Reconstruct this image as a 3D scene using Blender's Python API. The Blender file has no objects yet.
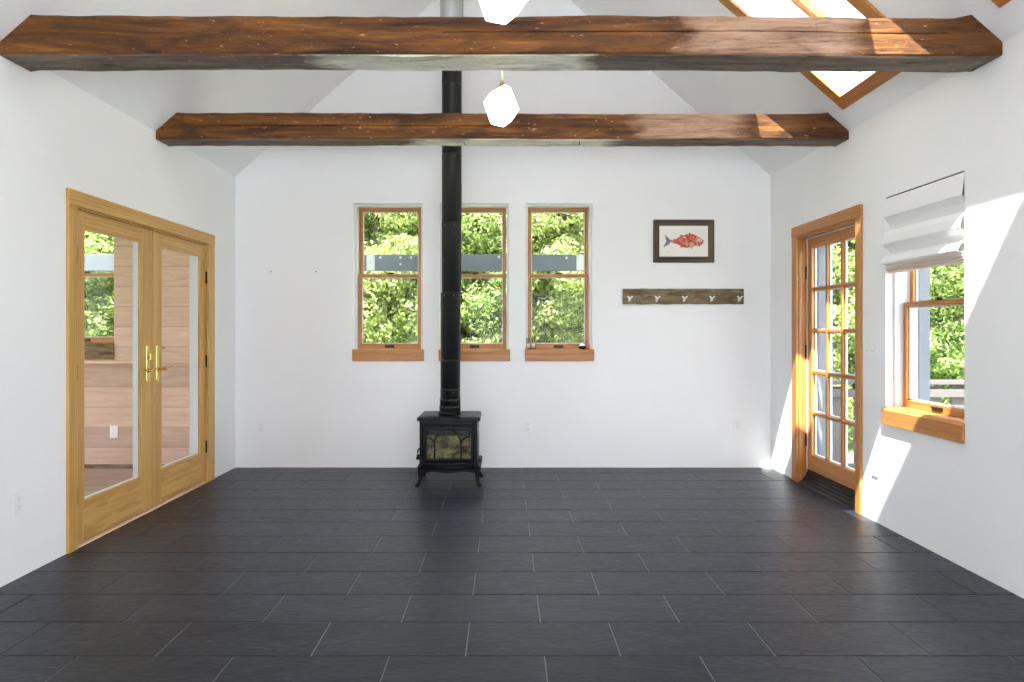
import bpy, bmesh, math, random
from mathutils import Vector, Matrix, noise
import numpy as np

random.seed(7)
SC = bpy.context.scene
COL = SC.collection

# ------------------------------------------------------------------ dimensions
XL, XR, YB, YF = -2.512, 2.473, 6.21, -2.4
EAVE = 2.71
CT, ST = 0.7507, 0.6606              # roof slope (about 41 degrees)
XRIDGE = (XL + XR) / 2
SLEN = (XR - XRIDGE) / CT
CAMZ = 1.28

# ------------------------------------------------------------------ colour
def lin(c):
    c /= 255.0
    return c / 12.92 if c <= 0.04045 else ((c + 0.055) / 1.055) ** 2.4
def rgb(r, g, b, k=1.0):
    return (min(1, lin(r) * k), min(1, lin(g) * k), min(1, lin(b) * k), 1)

# ------------------------------------------------------------------ materials
class NT:
    def __init__(s, name):
        s.m = bpy.data.materials.new(name); s.m.use_nodes = True
        s.t = s.m.node_tree; s.t.nodes.clear()
        s.out = s.n('ShaderNodeOutputMaterial')
    def n(s, kind, **kw):
        d = s.t.nodes.new(kind)
        for k, v in kw.items():
            if k.startswith('i_'):
                d.inputs[k[2:].replace('_', ' ')].default_value = v
            else:
                setattr(d, k, v)
        return d
    def l(s, a, ao, b, bi):
        s.t.links.new(a.outputs[ao], b.inputs[bi])
    def bsdf(s, col=(.8, .8, .8, 1), rough=.5, metal=0, spec=.5):
        b = s.n('ShaderNodeBsdfPrincipled')
        b.inputs['Base Color'].default_value = col
        b.inputs['Roughness'].default_value = rough
        b.inputs['Metallic'].default_value = metal
        b.inputs['Specular IOR Level'].default_value = spec
        s.l(b, 0, s.out, 0)
        return b
    def coords(s, scale=(1, 1, 1), kind='Object'):
        tc = s.n('ShaderNodeTexCoord'); mp = s.n('ShaderNodeMapping')
        mp.inputs['Scale'].default_value = scale
        s.l(tc, kind, mp, 0)
        return mp
    def noise(s, src, scale=5, detail=4, rough=.55, dist=0):
        n = s.n('ShaderNodeTexNoise'); n.inputs['Scale'].default_value = scale
        n.inputs['Detail'].default_value = detail; n.inputs['Roughness'].default_value = rough
        n.inputs['Distortion'].default_value = dist
        s.l(src, 0, n, 'Vector')
        return n
    def ramp(s, src, o, stops):
        r = s.n('ShaderNodeValToRGB'); e = r.color_ramp.elements
        while len(e) < len(stops): e.new(.5)
        for q, (p, c) in zip(e, stops): q.position = p; q.color = c
        s.l(src, o, r, 0)
        return r
    def bump(s, src, o, b, strength=.2, dist=.01):
        k = s.n('ShaderNodeBump'); k.inputs['Strength'].default_value = strength
        k.inputs['Distance'].default_value = dist
        s.l(src, o, k, 'Height'); s.l(k, 0, b, 'Normal')
        return k
    def mix(s, fac, fo, a, ao, b, bo, mode='MIX', f=None):
        m = s.n('ShaderNodeMix'); m.data_type = 'RGBA'; m.blend_type = mode
        if f is not None: m.inputs[0].default_value = f
        else: s.l(fac, fo, m, 0)
        if isinstance(a, tuple): m.inputs[6].default_value = a
        else: s.l(a, ao, m, 6)
        if isinstance(b, tuple): m.inputs[7].default_value = b
        else: s.l(b, bo, m, 7)
        return m

def mat_plain(name, col, rough=.5, metal=0, bump=0, bscale=80, spec=.5, var=0):
    t = NT(name); b = t.bsdf(col, rough, metal, spec)
    c = t.coords(); n = t.noise(c, bscale, 3)
    if bump: t.bump(n, 'Fac', b, bump, .002)
    if var:
        n2 = t.noise(c, 3, 4)
        d = tuple(max(0, x * (1 - var)) for x in col[:3]) + (1,)
        e = tuple(min(1, x * (1 + var)) for x in col[:3]) + (1,)
        r = t.ramp(n2, 'Fac', [(.3, d), (.7, e)]); t.l(r, 0, b, 'Base Color')
    return t.m

def mat_wood(name, light, dark, axis='Z', rough=.38, ring=22, spec=.45):
    """clear fir: fine straight grain running along the given axis"""
    t = NT(name); b = t.bsdf(light, rough, 0, spec)
    s = {'X': (.35, 9, 9), 'Y': (9, .35, 9), 'Z': (9, 9, .35)}[axis]
    c = t.coords(s)
    n1 = t.noise(c, 2.2, 5, .6, .6)
    w = t.n('ShaderNodeTexWave'); w.wave_type = 'RINGS'; w.rings_direction = axis
    c2 = t.coords({'X': (.12, 1, 1), 'Y': (1, .12, 1), 'Z': (1, 1, .12)}[axis])
    t.l(c2, 0, w, 'Vector'); w.inputs['Scale'].default_value = ring
    w.inputs['Distortion'].default_value = 5; w.inputs['Detail'].default_value = 2
    w.inputs['Detail Scale'].default_value = 1.2
    r1 = t.ramp(n1, 'Fac', [(.3, dark), (.72, light)])
    r2 = t.ramp(w, 'Fac', [(0, (.74, .66, .56, 1)), (.5, (1, 1, 1, 1))])
    m = t.mix(None, None, r1, 0, r2, 0, 'MULTIPLY', .75)
    t.l(m, 2, b, 'Base Color')
    t.bump(n1, 'Fac', b, .08, .003)
    return t.m

def mat_glass(name, tint=(.96, .985, .975, 1), gloss=1.0):
    t = NT(name)
    a = t.n('ShaderNodeBsdfTransparent'); a.inputs[0].default_value = tint
    g = t.n('ShaderNodeBsdfGlossy'); g.inputs['Roughness'].default_value = .02
    f = t.n('ShaderNodeLayerWeight'); f.inputs['Blend'].default_value = .5
    pw = t.n('ShaderNodeMath', operation='POWER'); t.l(f, 'Facing', pw, 0); pw.inputs[1].default_value = 5
    k = t.n('ShaderNodeMath', operation='MULTIPLY_ADD'); k.inputs[1].default_value = .8 * gloss; k.inputs[2].default_value = .035 * gloss
    t.l(pw, 0, k, 0)
    m = t.n('ShaderNodeMixShader')
    t.l(k, 0, m, 0); t.l(a, 0, m, 1); t.l(g, 0, m, 2); t.l(m, 0, t.out, 0)
    return t.m

def mat_white():
    t = NT('white_drywall'); b = t.bsdf((.86, .86, .865, 1), .75, 0, .2)
    c = t.coords(); n = t.noise(c, 140, 3); n2 = t.noise(c, 1.7, 3)
    r = t.ramp(n2, 'Fac', [(.3, (.85, .85, .852, 1)), (.7, (.872, .872, .876, 1))])
    t.l(r, 0, b, 'Base Color'); t.bump(n, 'Fac', b, .04, .002)
    return t.m

def mat_slate():
    t = NT('black_slate'); b = t.bsdf((.03, .032, .036, 1), .4, 0, .30)
    g = t.n('ShaderNodeNewGeometry')
    c = t.coords()
    off = t.n('ShaderNodeVectorMath', operation='SCALE')
    cmb = t.n('ShaderNodeCombineXYZ')
    for k in range(3): t.l(g, 'Random Per Island', cmb, k)
    t.l(cmb, 0, off, 0); off.inputs['Scale'].default_value = 40
    add = t.n('ShaderNodeVectorMath', operation='ADD')
    t.l(c, 0, add, 0); t.l(off, 0, add, 1)
    st = t.n('ShaderNodeMapping'); st.inputs['Scale'].default_value = (1, 1.9, 1); t.l(add, 0, st, 0)
    n1 = t.noise(st, 3.2, 9, .62, .9); n2 = t.noise(st, 26, 6, .65, .3); n3 = t.noise(add, 130, 3, .6)
    base = t.ramp(g, 'Random Per Island', [(0, rgb(23, 28, 38)), (.5, rgb(29, 34, 45)), (1, rgb(36, 41, 52))])
    mot = t.ramp(n1, 'Fac', [(.3, (.62, .62, .63, 1)), (.5, (.95, .95, .95, 1)), (.72, (1.45, 1.44, 1.42, 1))])
    m = t.mix(None, None, base, 0, mot, 0, 'MULTIPLY', .8)
    mot2 = t.ramp(n2, 'Fac', [(.35, (.75, .75, .75, 1)), (.65, (1.2, 1.2, 1.2, 1))])
    m2 = t.mix(None, None, m, 2, mot2, 0, 'MULTIPLY', .7); t.l(m2, 2, b, 'Base Color')
    rr = t.n('ShaderNodeMapRange'); t.l(n2, 'Fac', rr, 0)
    rr.inputs[1].default_value = .3; rr.inputs[2].default_value = .7
    rr.inputs[3].default_value = .29; rr.inputs[4].default_value = .45
    t.l(rr, 0, b, 'Roughness')
    b.inputs['Specular Tint'].default_value = (.86, .94, 1.12, 1)
    prev = None
    for nn, d_ in ((n1, .007), (n2, .0022), (n3, .0005)):
        k = t.n('ShaderNodeBump'); k.inputs['Strength'].default_value = .75; k.inputs['Distance'].default_value = d_
        t.l(nn, 'Fac', k, 'Height')
        if prev: t.l(prev, 0, k, 'Normal')
        prev = k
    t.l(prev, 0, b, 'Normal')
    return t.m

def mat_hewn(name, pale, under=False):
    """old hewn timber; pale = list of (centre_x, half_width) zones worn to bare pinkish wood"""
    t = NT(name); b = t.bsdf((.2, .1, .04, 1), .55, 0, .35)
    c = t.coords((.7, 6, 6)); f = t.coords((2.2, 42, 42)); p = t.coords((1.6, 4, 4)); raw = t.coords(); q_ = t.coords((.9, 20, 20))
    n1 = t.noise(c, 1.8, 8, .68, 1.2); n2 = t.noise(f, 1.0, 7, .68, .6); n3 = t.noise(p, 1.5, 5, .62, .5); n4 = t.noise(q_, 1.3, 5, .6, 1.4)
    if not under:
        r1 = t.ramp(n1, 'Fac', [(.30, rgb(34, 17, 6)), (.42, rgb(78, 43, 12)), (.56, rgb(112, 67, 20)), (.70, rgb(148, 98, 38))])
        bare = t.ramp(n1, 'Fac', [(.28, rgb(92, 64, 46)), (.45, rgb(154, 118, 94)), (.72, rgb(190, 154, 128))])
    else:
        r1 = t.ramp(n1, 'Fac', [(.28, rgb(58, 46, 38)), (.5, rgb(104, 90, 78)), (.75, rgb(146, 132, 116))])
        bare = t.ramp(n1, 'Fac', [(.26, rgb(128, 124, 106)), (.40, rgb(226, 226, 206)), (.7, rgb(244, 244, 234))])
    sx = t.n('ShaderNodeSeparateXYZ'); t.l(raw, 0, sx, 0)
    wob = t.n('ShaderNodeMath', operation='MULTIPLY_ADD'); t.l(n3, 'Fac', wob, 0)
    wob.inputs[1].default_value = .5; t.l(sx, 0, wob, 2)
    prev = None
    for cx, hw in pale:
        s1 = t.n('ShaderNodeMath', operation='SUBTRACT'); t.l(wob, 0, s1, 0); s1.inputs[1].default_value = cx + .25
        s2 = t.n('ShaderNodeMath', operation='ABSOLUTE'); t.l(s1, 0, s2, 0)
        s3 = t.n('ShaderNodeMapRange'); t.l(s2, 0, s3, 0)
        s3.inputs[1].default_value = hw - .08; s3.inputs[2].default_value = hw + .08
        s3.inputs[3].default_value = 1; s3.inputs[4].default_value = 0
        if prev is None: prev = s3
        else:
            mx = t.n('ShaderNodeMath', operation='MAXIMUM'); t.l(prev, 0, mx, 0); t.l(s3, 0, mx, 1); prev = mx
    m = t.mix(prev, 0, r1, 0, bare, 0)
    fl = t.ramp(n2, 'Fac', [(.30, (.42, .40, .38, 1)), (.44, (.95, .95, .95, 1)), (.56, (1, 1, 1, 1)), (.78, (1.35, 1.3, 1.24, 1))])
    m2 = t.mix(None, None, m, 2, fl, 0, 'MULTIPLY', .9)
    st = t.ramp(n3, 'Fac', [(.32, (.34, .31, .30, 1)), (.47, (.95, .95, .95, 1)), (.60, (1, 1, 1, 1)), (.78, (1.3, 1.22, 1.1, 1))])
    m3 = t.mix(None, None, m2, 2, st, 0, 'MULTIPLY', .85)
    ck = t.ramp(n4, 'Fac', [(.476, (1, 1, 1, 1)), (.492, (.30, .26, .24, 1)), (.500, (.30, .26, .24, 1)), (.516, (1, 1, 1, 1))])   # drying checks
    m4 = t.mix(None, None, m3, 2, ck, 0, 'MULTIPLY', .55)
    vo = t.n('ShaderNodeTexVoronoi'); vo.inputs['Scale'].default_value = 1.5; kc = t.coords((1, 2.6, 2.6)); t.l(kc, 0, vo, 'Vector')
    kr = t.ramp(vo, 'Distance', [(.03, (.16, .12, .1, 1)), (.055, (.6, .5, .42, 1)), (.12, (1, 1, 1, 1))])                     # knots
    m5 = t.mix(None, None, m4, 2, kr, 0, 'MULTIPLY', .9)
    n5 = t.noise(t.coords((14, 40, 40)), 1.6, 3, .6)
    fk = t.ramp(n5, 'Fac', [(.66, (0, 0, 0, 1)), (.72, (1, 1, 1, 1))])                                                       # pale chips
    m6 = t.mix(fk, 0, m5, 2, rgb(190, 150, 92), None)
    t.l(m6, 2, b, 'Base Color')
    k1 = t.n('ShaderNodeBump'); k1.inputs['Strength'].default_value = .7; k1.inputs['Distance'].default_value = .008
    t.l(n2, 'Fac', k1, 'Height')
    k2 = t.n('ShaderNodeBump'); k2.inputs['Strength'].default_value = .6; k2.inputs['Distance'].default_value = .02
    t.l(n3, 'Fac', k2, 'Height'); t.l(k1, 0, k2, 'Normal')
    k3 = t.n('ShaderNodeBump'); k3.inputs['Strength'].default_value = .5; k3.inputs['Distance'].default_value = .004
    t.l(ck, 0, k3, 'Height'); t.l(k2, 0, k3, 'Normal'); t.l(k3, 0, b, 'Normal')
    return t.m

def mat_boards(name, a, d, seam, z_step, axis='Z', knots=True):
    """horizontal boards along X (axis Z steps) or deck boards (axis Y steps)"""
    t = NT(name); b = t.bsdf(a, .6, 0, .3)
    raw = t.coords(); sx = t.n('ShaderNodeSeparateXYZ'); t.l(raw, 0, sx, 0)
    dv = t.n('ShaderNodeMath', operation='DIVIDE'); t.l(sx, {'X': 0, 'Y': 1, 'Z': 2}[axis], dv, 0); dv.inputs[1].default_value = z_step
    fl = t.n('ShaderNodeMath', operation='FLOOR'); t.l(dv, 0, fl, 0)
    fr = t.n('ShaderNodeMath', operation='FRACT'); t.l(dv, 0, fr, 0)
    wn = t.n('ShaderNodeTexWhiteNoise'); wn.noise_dimensions = '1D'; t.l(fl, 0, wn, 'W')
    c = t.coords({'Z': (1, 1, 9), 'Y': (1, 9, 1), 'X': (9, 1, 1)}[axis])
    ad = t.n('ShaderNodeVectorMath', operation='ADD'); sc = t.n('ShaderNodeVectorMath', operation='SCALE')
    t.l(wn, 'Color', sc, 0); sc.inputs['Scale'].default_value = 20
    t.l(c, 0, ad, 0); t.l(sc, 0, ad, 1)
    n = t.noise(ad, 2.5, 6, .6, 1.0)
    r = t.ramp(n, 'Fac', [(.3, d), (.65, a)])
    v = t.n('ShaderNodeMapRange'); t.l(wn, 'Value', v, 0); v.inputs[3].default_value = .85; v.inputs[4].default_value = 1.12
    cm = t.n('ShaderNodeCombineColor')
    for k in range(3): t.l(v, 0, cm, k)
    m = t.mix(None, None, r, 0, cm, 0, 'MULTIPLY', 1.0)
    last = m
    if knots:
        vo = t.n('ShaderNodeTexVoronoi'); vo.inputs['Scale'].default_value = 2.6
        cv = t.coords({'Z': (1, 1, 2), 'Y': (1, 2, 1), 'X': (2, 1, 1)}[axis]); t.l(cv, 0, vo, 'Vector')
        kr = t.ramp(vo, 'Distance', [(.05, (.45, .34, .28, 1)), (.11, (1, 1, 1, 1))])
        last = t.mix(None, None, m, 2, kr, 0, 'MULTIPLY', .8)
    s1 = t.ramp(fr, 0, [(0, (1, 1, 1, 1)), (.035, (0, 0, 0, 1))])
    m2 = t.mix(s1, 0, last, 2, seam, None)
    t.l(m2, 2, b, 'Base Color')
    t.bump(fr, 0, b, .25, .004)
    return t.m

def mat_leaf(name, cols, trans=.45):
    t = NT(name); g = t.n('ShaderNodeNewGeometry')
    st = [(i / (len(cols) - 1), c) for i, c in enumerate(cols)]
    r = t.ramp(g, 'Random Per Island', st)
    d = t.n('ShaderNodeBsdfDiffuse'); tr = t.n('ShaderNodeBsdfTranslucent')
    t.l(r, 0, d, 0); t.l(r, 0, tr, 0)
    m = t.n('ShaderNodeMixShader'); m.inputs[0].default_value = trans
    t.l(d, 0, m, 1); t.l(tr, 0, m, 2); t.l(m, 0, t.out, 0)
    return t.m

def mat_emit(name, col, strength):
    t = NT(name); b = t.bsdf((.9, .88, .84, 1), .35)
    b.inputs['Emission Color'].default_value = col
    b.inputs['Emission Strength'].default_value = strength
    return t.m

M = {}
M['white'] = mat_white()
M['slate'] = mat_slate()
M['grout'] = mat_plain('grey_grout', rgb(136, 138, 140), .85, 0, .2)
FIR_L, FIR_D = rgb(216, 174, 104), rgb(188, 142, 72)
FIRD_L, FIRD_D = rgb(197, 138, 74), rgb(169, 108, 50)
for ax in 'XYZ':
    M['fir' + ax] = mat_wood('yellow_fir_along_' + ax, FIR_L, FIR_D, ax)
    M['oak' + ax] = mat_wood('amber_fir_along_' + ax, FIRD_L, FIRD_D, ax)
M['glass'] = mat_glass('window_glass', (.96, .985, .975, 1), .2)
M['trimwhite'] = mat_plain('white_jamb_liner', rgb(212, 212, 214), .45)
M['alu'] = mat_plain('white_clad_edge', rgb(206, 214, 222), .4)
M['greyclad'] = mat_plain('grey_cladding', rgb(104, 109, 119), .5, 0, .1, var=.06)
M['brass'] = mat_plain('polished_brass', rgb(226, 196, 120), .22, 1)
M['bronze'] = mat_plain('dark_bronze', rgb(58, 48, 40), .4, .8)
M['blackmetal'] = mat_plain('matte_black_pipe', rgb(34, 36, 37), .42, .4, .05, var=.1)
M['castiron'] = mat_plain('black_cast_iron', rgb(7, 7, 8), .30, 0, .06, 220, .2)
M['galv'] = mat_plain('galvanised_steel', rgb(186, 188, 188), .45, .6, .15, 30, var=.12)
M['plate'] = mat_plain('white_plastic', rgb(236, 236, 236), .35)
M['slot'] = mat_plain('dark_slot', rgb(70, 70, 72), .5)
M['chrome'] = mat_plain('bright_nickel', rgb(246, 246, 244), .28, .9)
M['thresh'] = mat_plain('black_threshold', rgb(24, 25, 27), .45, .3)
M['nail'] = mat_plain('old_iron_nail', rgb(50, 46, 44), .5, .7)
M['fabric'] = mat_plain('white_linen', rgb(236, 236, 235), .85, 0, .3, 400)
M['fabriclin'] = mat_plain('linen_lining', rgb(226, 216, 208), .85, 0, .3, 400)
M['darkwood'] = mat_wood('dark_walnut_frame', rgb(96, 82, 60), rgb(44, 35, 24), 'X', .5)
M['darkwoodZ'] = mat_wood('dark_walnut_frame_upright', rgb(96, 82, 60), rgb(44, 35, 24), 'Z', .5)
M['paper'] = mat_plain('cream_paper', rgb(238, 234, 228), .8)
def mat_barn():
    t = NT('weathered_barn_board'); b = t.bsdf(rgb(120, 106, 86), .85, 0, .15)
    c = t.coords((2, 14, 14)); n = t.noise(c, 2.5, 7, .7, .8); c2 = t.coords((4, 9, 9)); n2 = t.noise(c2, 1.6, 5, .65)
    r = t.ramp(n, 'Fac', [(.30, rgb(52, 42, 32)), (.45, rgb(110, 96, 76)), (.6, rgb(140, 126, 104)), (.78, rgb(176, 164, 142))])
    r2 = t.ramp(n2, 'Fac', [(.34, (.5, .42, .34, 1)), (.48, (1, 1, 1, 1)), (.66, (1.1, .98, .8, 1))])
    m = t.mix(None, None, r, 0, r2, 0, 'MULTIPLY', .85); t.l(m, 2, b, 'Base Color'); t.bump(n, 'Fac', b, .5, .006)
    return t.m
M['board'] = mat_barn()
M['pine'] = mat_boards('whitewashed_pine_boards', rgb(204, 180, 164), rgb(184, 156, 138), rgb(110, 86, 70), .187)
M['porchfloor'] = mat_boards('porch_floor_boards', rgb(176, 156, 142), rgb(150, 130, 116), rgb(70, 56, 46), .14, 'Y', False)
M['ledge'] = mat_wood('pale_pine_ledge', rgb(226, 196, 170), rgb(204, 172, 146), 'X')
M['deckgrey'] = mat_plain('weathered_grey_board', rgb(84, 79, 78), .8, 0, .3, 60, var=.14)
M['deckfloor'] = mat_boards('grey_deck_boards', rgb(130, 126, 124), rgb(108, 104, 102), rgb(40, 38, 36), .14, 'Y', False)
M['steel'] = mat_plain('blue_grey_paint', rgb(94, 102, 110), .5, .1, .05, var=.12)
M['grass'] = mat_plain('lawn', rgb(120, 134, 82), .9, 0, .4, 30, var=.3)
M['bark'] = mat_plain('grey_brown_bark', rgb(98, 86, 72), .9, 0, .6, 30, var=.25)

# ------------------------------------------------------------------ mesh helpers
class MB:
    def __init__(s):
        s.v, s.f, s.mi, s.sm = [], [], [], []
    def add(s, vs, fs, mi=0, smooth=False):
        o = len(s.v); s.v += [tuple(p) for p in vs]
        for f in fs:
            s.f.append([o + i for i in f]); s.mi.append(mi); s.sm.append(smooth)
        return s
    def box(s, x0, x1, y0, y1, z0, z1, mi=0, T=None):
        x0, x1 = sorted((x0, x1)); y0, y1 = sorted((y0, y1)); z0, z1 = sorted((z0, z1))
        vs = [(x0, y0, z0), (x1, y0, z0), (x1, y1, z0), (x0, y1, z0), (x0, y0, z1), (x1, y0, z1), (x1, y1, z1), (x0, y1, z1)]
        if T: vs = [T(*p) for p in vs]
        return s.add(vs, [(0, 3, 2, 1), (4, 5, 6, 7), (0, 1, 5, 4), (1, 2, 6, 5), (2, 3, 7, 6), (3, 0, 4, 7)], mi)
    def prism(s, poly, axis, a, b, mi=0, smooth=False):
        """polygon in the plane normal to axis, extruded a..b"""
        def P(p, h):
            return {'X': (h, p[0], p[1]), 'Y': (p[0], h, p[1]), 'Z': (p[0], p[1], h)}[axis]
        n = len(poly); vs = [P(p, a) for p in poly] + [P(p, b) for p in poly]
        fs = [list(range(n))[::-1], list(range(n, 2 * n))]
        s.add(vs, fs, mi)
        o = len(s.v) - 2 * n
        for i in range(n):
            j = (i + 1) % n
            s.f.append([o + i, o + j, o + n + j, o + n + i]); s.mi.append(mi); s.sm.append(smooth)
        return s
    def tube(s, pts, r, seg=10, mi=0, cap=True):
        pts = [Vector(p) for p in pts]; n = len(pts)
        rs = r if isinstance(r, (list, tuple)) else [r] * n
        rings = []; up = None
        for i, p in enumerate(pts):
            d = (pts[min(i + 1, n - 1)] - pts[max(i - 1, 0)]).normalized()
            if up is None: up = Vector((0, 0, 1)) if abs(d.z) < .9 else Vector((1, 0, 0))
            x = d.cross(up).normalized(); y = d.cross(x).normalized(); up = -y if False else up
            rings.append([p + (x * math.cos(2 * math.pi * k / seg) + y * math.sin(2 * math.pi * k / seg)) * rs[i] for k in range(seg)])
        vs = [q for R in rings for q in R]; fs = []
        for i in range(n - 1):
            for k in range(seg):
                fs.append((i * seg + k, i * seg + (k + 1) % seg, (i + 1) * seg + (k + 1) % seg, (i + 1) * seg + k))
        s.add(vs, fs, mi, True)
        if cap:
            o = len(s.v) - len(vs)
            s.f.append([o + k for k in range(seg)][::-1]); s.mi.append(mi); s.sm.append(False)
            s.f.append([o + (n - 1) * seg + k for k in range(seg)]); s.mi.append(mi); s.sm.append(False)
        return s
    def lathe(s, prof, cx=0, cy=0, seg=32, mi=0, cap=True):
        """prof: (radius, z) list, bottom to top"""
        vs = [(cx + r * math.cos(2 * math.pi * k / seg), cy + r * math.sin(2 * math.pi * k / seg), z) for r, z in prof for k in range(seg)]
        n = len(prof); fs = []
        for i in range(n - 1):
            for k in range(seg):
                fs.append((i * seg + k, i * seg + (k + 1) % seg, (i + 1) * seg + (k + 1) % seg, (i + 1) * seg + k))
        s.add(vs, fs, mi, True)
        if cap:
            o = len(s.v) - len(vs)
            s.f.append([o + k for k in range(seg)][::-1]); s.mi.append(mi); s.sm.append(False)
            s.f.append([o + (n - 1) * seg + k for k in range(seg)]); s.mi.append(mi); s.sm.append(False)
        return s
    def build(s, name, mats, parent=None, loc=(0, 0, 0), bevel=0, seg=2, fix=True):
        me = bpy.data.meshes.new(name)
        L = Vector(loc)
        me.from_pydata([tuple(Vector(p) - L) for p in s.v], [], s.f)
        if not isinstance(mats, (list, tuple)): mats = [mats]
        for m in mats: me.materials.append(m)
        me.polygons.foreach_set('material_index', s.mi)
        me.polygons.foreach_set('use_smooth', s.sm)
        if fix:
            bm = bmesh.new(); bm.from_mesh(me)
            bmesh.ops.recalc_face_normals(bm, faces=bm.faces); bm.to_mesh(me); bm.free()
        me.update()
        o = bpy.data.objects.new(name, me); COL.objects.link(o); o.location = loc
        if parent is not None:
            o.parent = parent
            o.location = L - world_loc(parent)
        if bevel:
            b = o.modifiers.new('edge', 'BEVEL'); b.width = bevel; b.segments = seg; b.limit_method = 'ANGLE'; b.angle_limit = math.radians(40)
        return o

def world_loc(o):
    p = Vector(o.location)
    while o.parent is not None:
        o = o.parent; p = p + Vector(o.location)
    return p

def empty(name, loc):
    o = bpy.data.objects.new(name, None); COL.objects.link(o); o.location = loc
    o.empty_display_size = .1
    return o
def thing(name, label, cat, loc, group=None):
    o = empty(name, loc); return tag(o, label, cat, group)
def tag(o, label, cat, group=None, kind=None):
    o['label'] = label; o['category'] = cat
    if group: o['group'] = group
    if kind: o['kind'] = kind
    return o
def struct(o, label=None, cat=None):
    o['kind'] = 'structure'
    if label: o['label'] = label
    if cat: o['category'] = cat
    return o
def B(*a): return MB().box(*a)

def grid_wall(mb, plane, d0, d1, a0, a1, b0, b1, holes):
    """wall slab: thickness d0..d1 on its normal axis, spans a (along) and b (z), leaving rectangular holes"""
    A = sorted({a0, a1, *[h[0] for h in holes], *[h[1] for h in holes]})
    Z = sorted({b0, b1, *[h[2] for h in holes], *[h[3] for h in holes]})
    for i in range(len(A) - 1):
        run = None
        for j in range(len(Z) - 1):
            am, zm = (A[i] + A[i + 1]) / 2, (Z[j] + Z[j + 1]) / 2
            hole = any(h[0] < am < h[1] and h[2] < zm < h[3] for h in holes)
            if not hole:
                if run is None: run = [Z[j], Z[j + 1]]
                else: run[1] = Z[j + 1]
            if (hole or j == len(Z) - 2) and run:
                if plane == 'X': mb.box(d0, d1, A[i], A[i + 1], *run)
                else: mb.box(A[i], A[i + 1], d0, d1, *run)
                run = None

# ------------------------------------------------------------------ openings
BW = [(-1.4135, -.7655), (-.6115, .0365), (.1915, .8175)]          # back windows, x ranges
BZ0, BZ1 = 1.096, 2.462
SRW = (-4.30, -3.64)                                           # sunroom window
DL = (3.884, 5.622, 2.010)                                       # double door
DR = (4.668, 5.628, 2.066)                                        # glazed door
RW = (3.59, 4.335, .780, 2.14)                                 # right window
TH = .22

# ------------------------------------------------------------------ shell
mb = MB(); ROW, W, G = .3048, .61, .0042
mb.box(XL - .06, XR + .06, YF - .1, YB + .06, -.12, -.003, 1)
k0 = math.floor((YF - 2.62) / ROW)
k = k0
while 2.62 + k * ROW < YB:
    y0, y1 = 2.62 + k * ROW + G / 2, 2.62 + (k + 1) * ROW - G / 2
    y1 = min(y1, YB); y0 = max(y0, YF)
    offx = -.155 if k % 2 == 0 else .155
    i = math.floor((XL - offx) / W)
    while offx + i * W < XR:
        x0, x1 = max(offx + i * W + G / 2, XL), min(offx + (i + 1) * W - G / 2, XR)
        if x1 - x0 > .01 and y1 - y0 > .01:
            dz = random.uniform(-.0006, .0006); tx = random.uniform(-.0007, .0007); ty = random.uniform(-.0006, .0006)
            c = .0022
            def z(x, y): return dz + tx * (x - x0) + ty * (y - y0)
            o = [(x0, y0), (x1, y0), (x1, y1), (x0, y1)]
            n = [(x0 + c, y0 + c), (x1 - c, y0 + c), (x1 - c, y1 - c), (x0 + c, y1 - c)]
            vs = [(x, y, -.006) for x, y in o] + [(x, y, z(x, y) - .0018) for x, y in o] + [(x, y, z(x, y)) for x, y in n]
            fs = [(8, 9, 10, 11)]
            for q in range(4):
                r = (q + 1) % 4
                fs += [(q, r, 4 + r, 4 + q), (4 + q, 4 + r, 8 + r, 8 + q)]
            mb.add(vs, fs, 0)
        i += 1
    k += 1
struct(mb.build('floor', [M['slate'], M['grout']]), 'dark slate tile floor laid in a running bond', 'floor')

mb = MB()
grid_wall(mb, 'Y', YB, YB + TH, XL - .14, XR + TH, -.12, EAVE, [(a, b, BZ0, BZ1) for a, b in BW])
mb.prism([(XL - .14, EAVE), (XR + TH, EAVE), (XRIDGE, EAVE + (XR - XRIDGE) * ST / CT + .15)], 'Y', YB, YB + TH)
struct(mb.build('wall_back', M['white']), 'white gable wall behind the wood stove', 'wall')
mb = MB()
grid_wall(mb, 'X', XL - .14, XL, YF, YB, -.12, EAVE, [(DL[0], DL[1], -.002, DL[2])])
struct(mb.build('wall_left', M['white']), 'white wall around the double glass doors', 'wall')
mb = MB()
grid_wall(mb, 'X', XR, XR + TH, YF, YB, -.12, EAVE, [(DR[0], DR[1], -.002, DR[2]), RW])
struct(mb.build('wall_right', M['white']), 'white wall around the glazed door and the shaded window', 'wall')
mb = MB()
FW = (-2.3, 2.25, .03, 2.2)
grid_wall(mb, 'Y', YF - TH, YF, XL - .14, XR + TH, -.12, EAVE, [FW])
gz = EAVE + (XR - XRIDGE) * ST / CT + .15
mb.prism([(XL - .14, EAVE), (XR + TH, EAVE), (XRIDGE, gz)], 'Y', YF - TH, YF)
struct(mb.build('wall_front', M['white']), 'white wall behind the viewer', 'wall')

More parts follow.
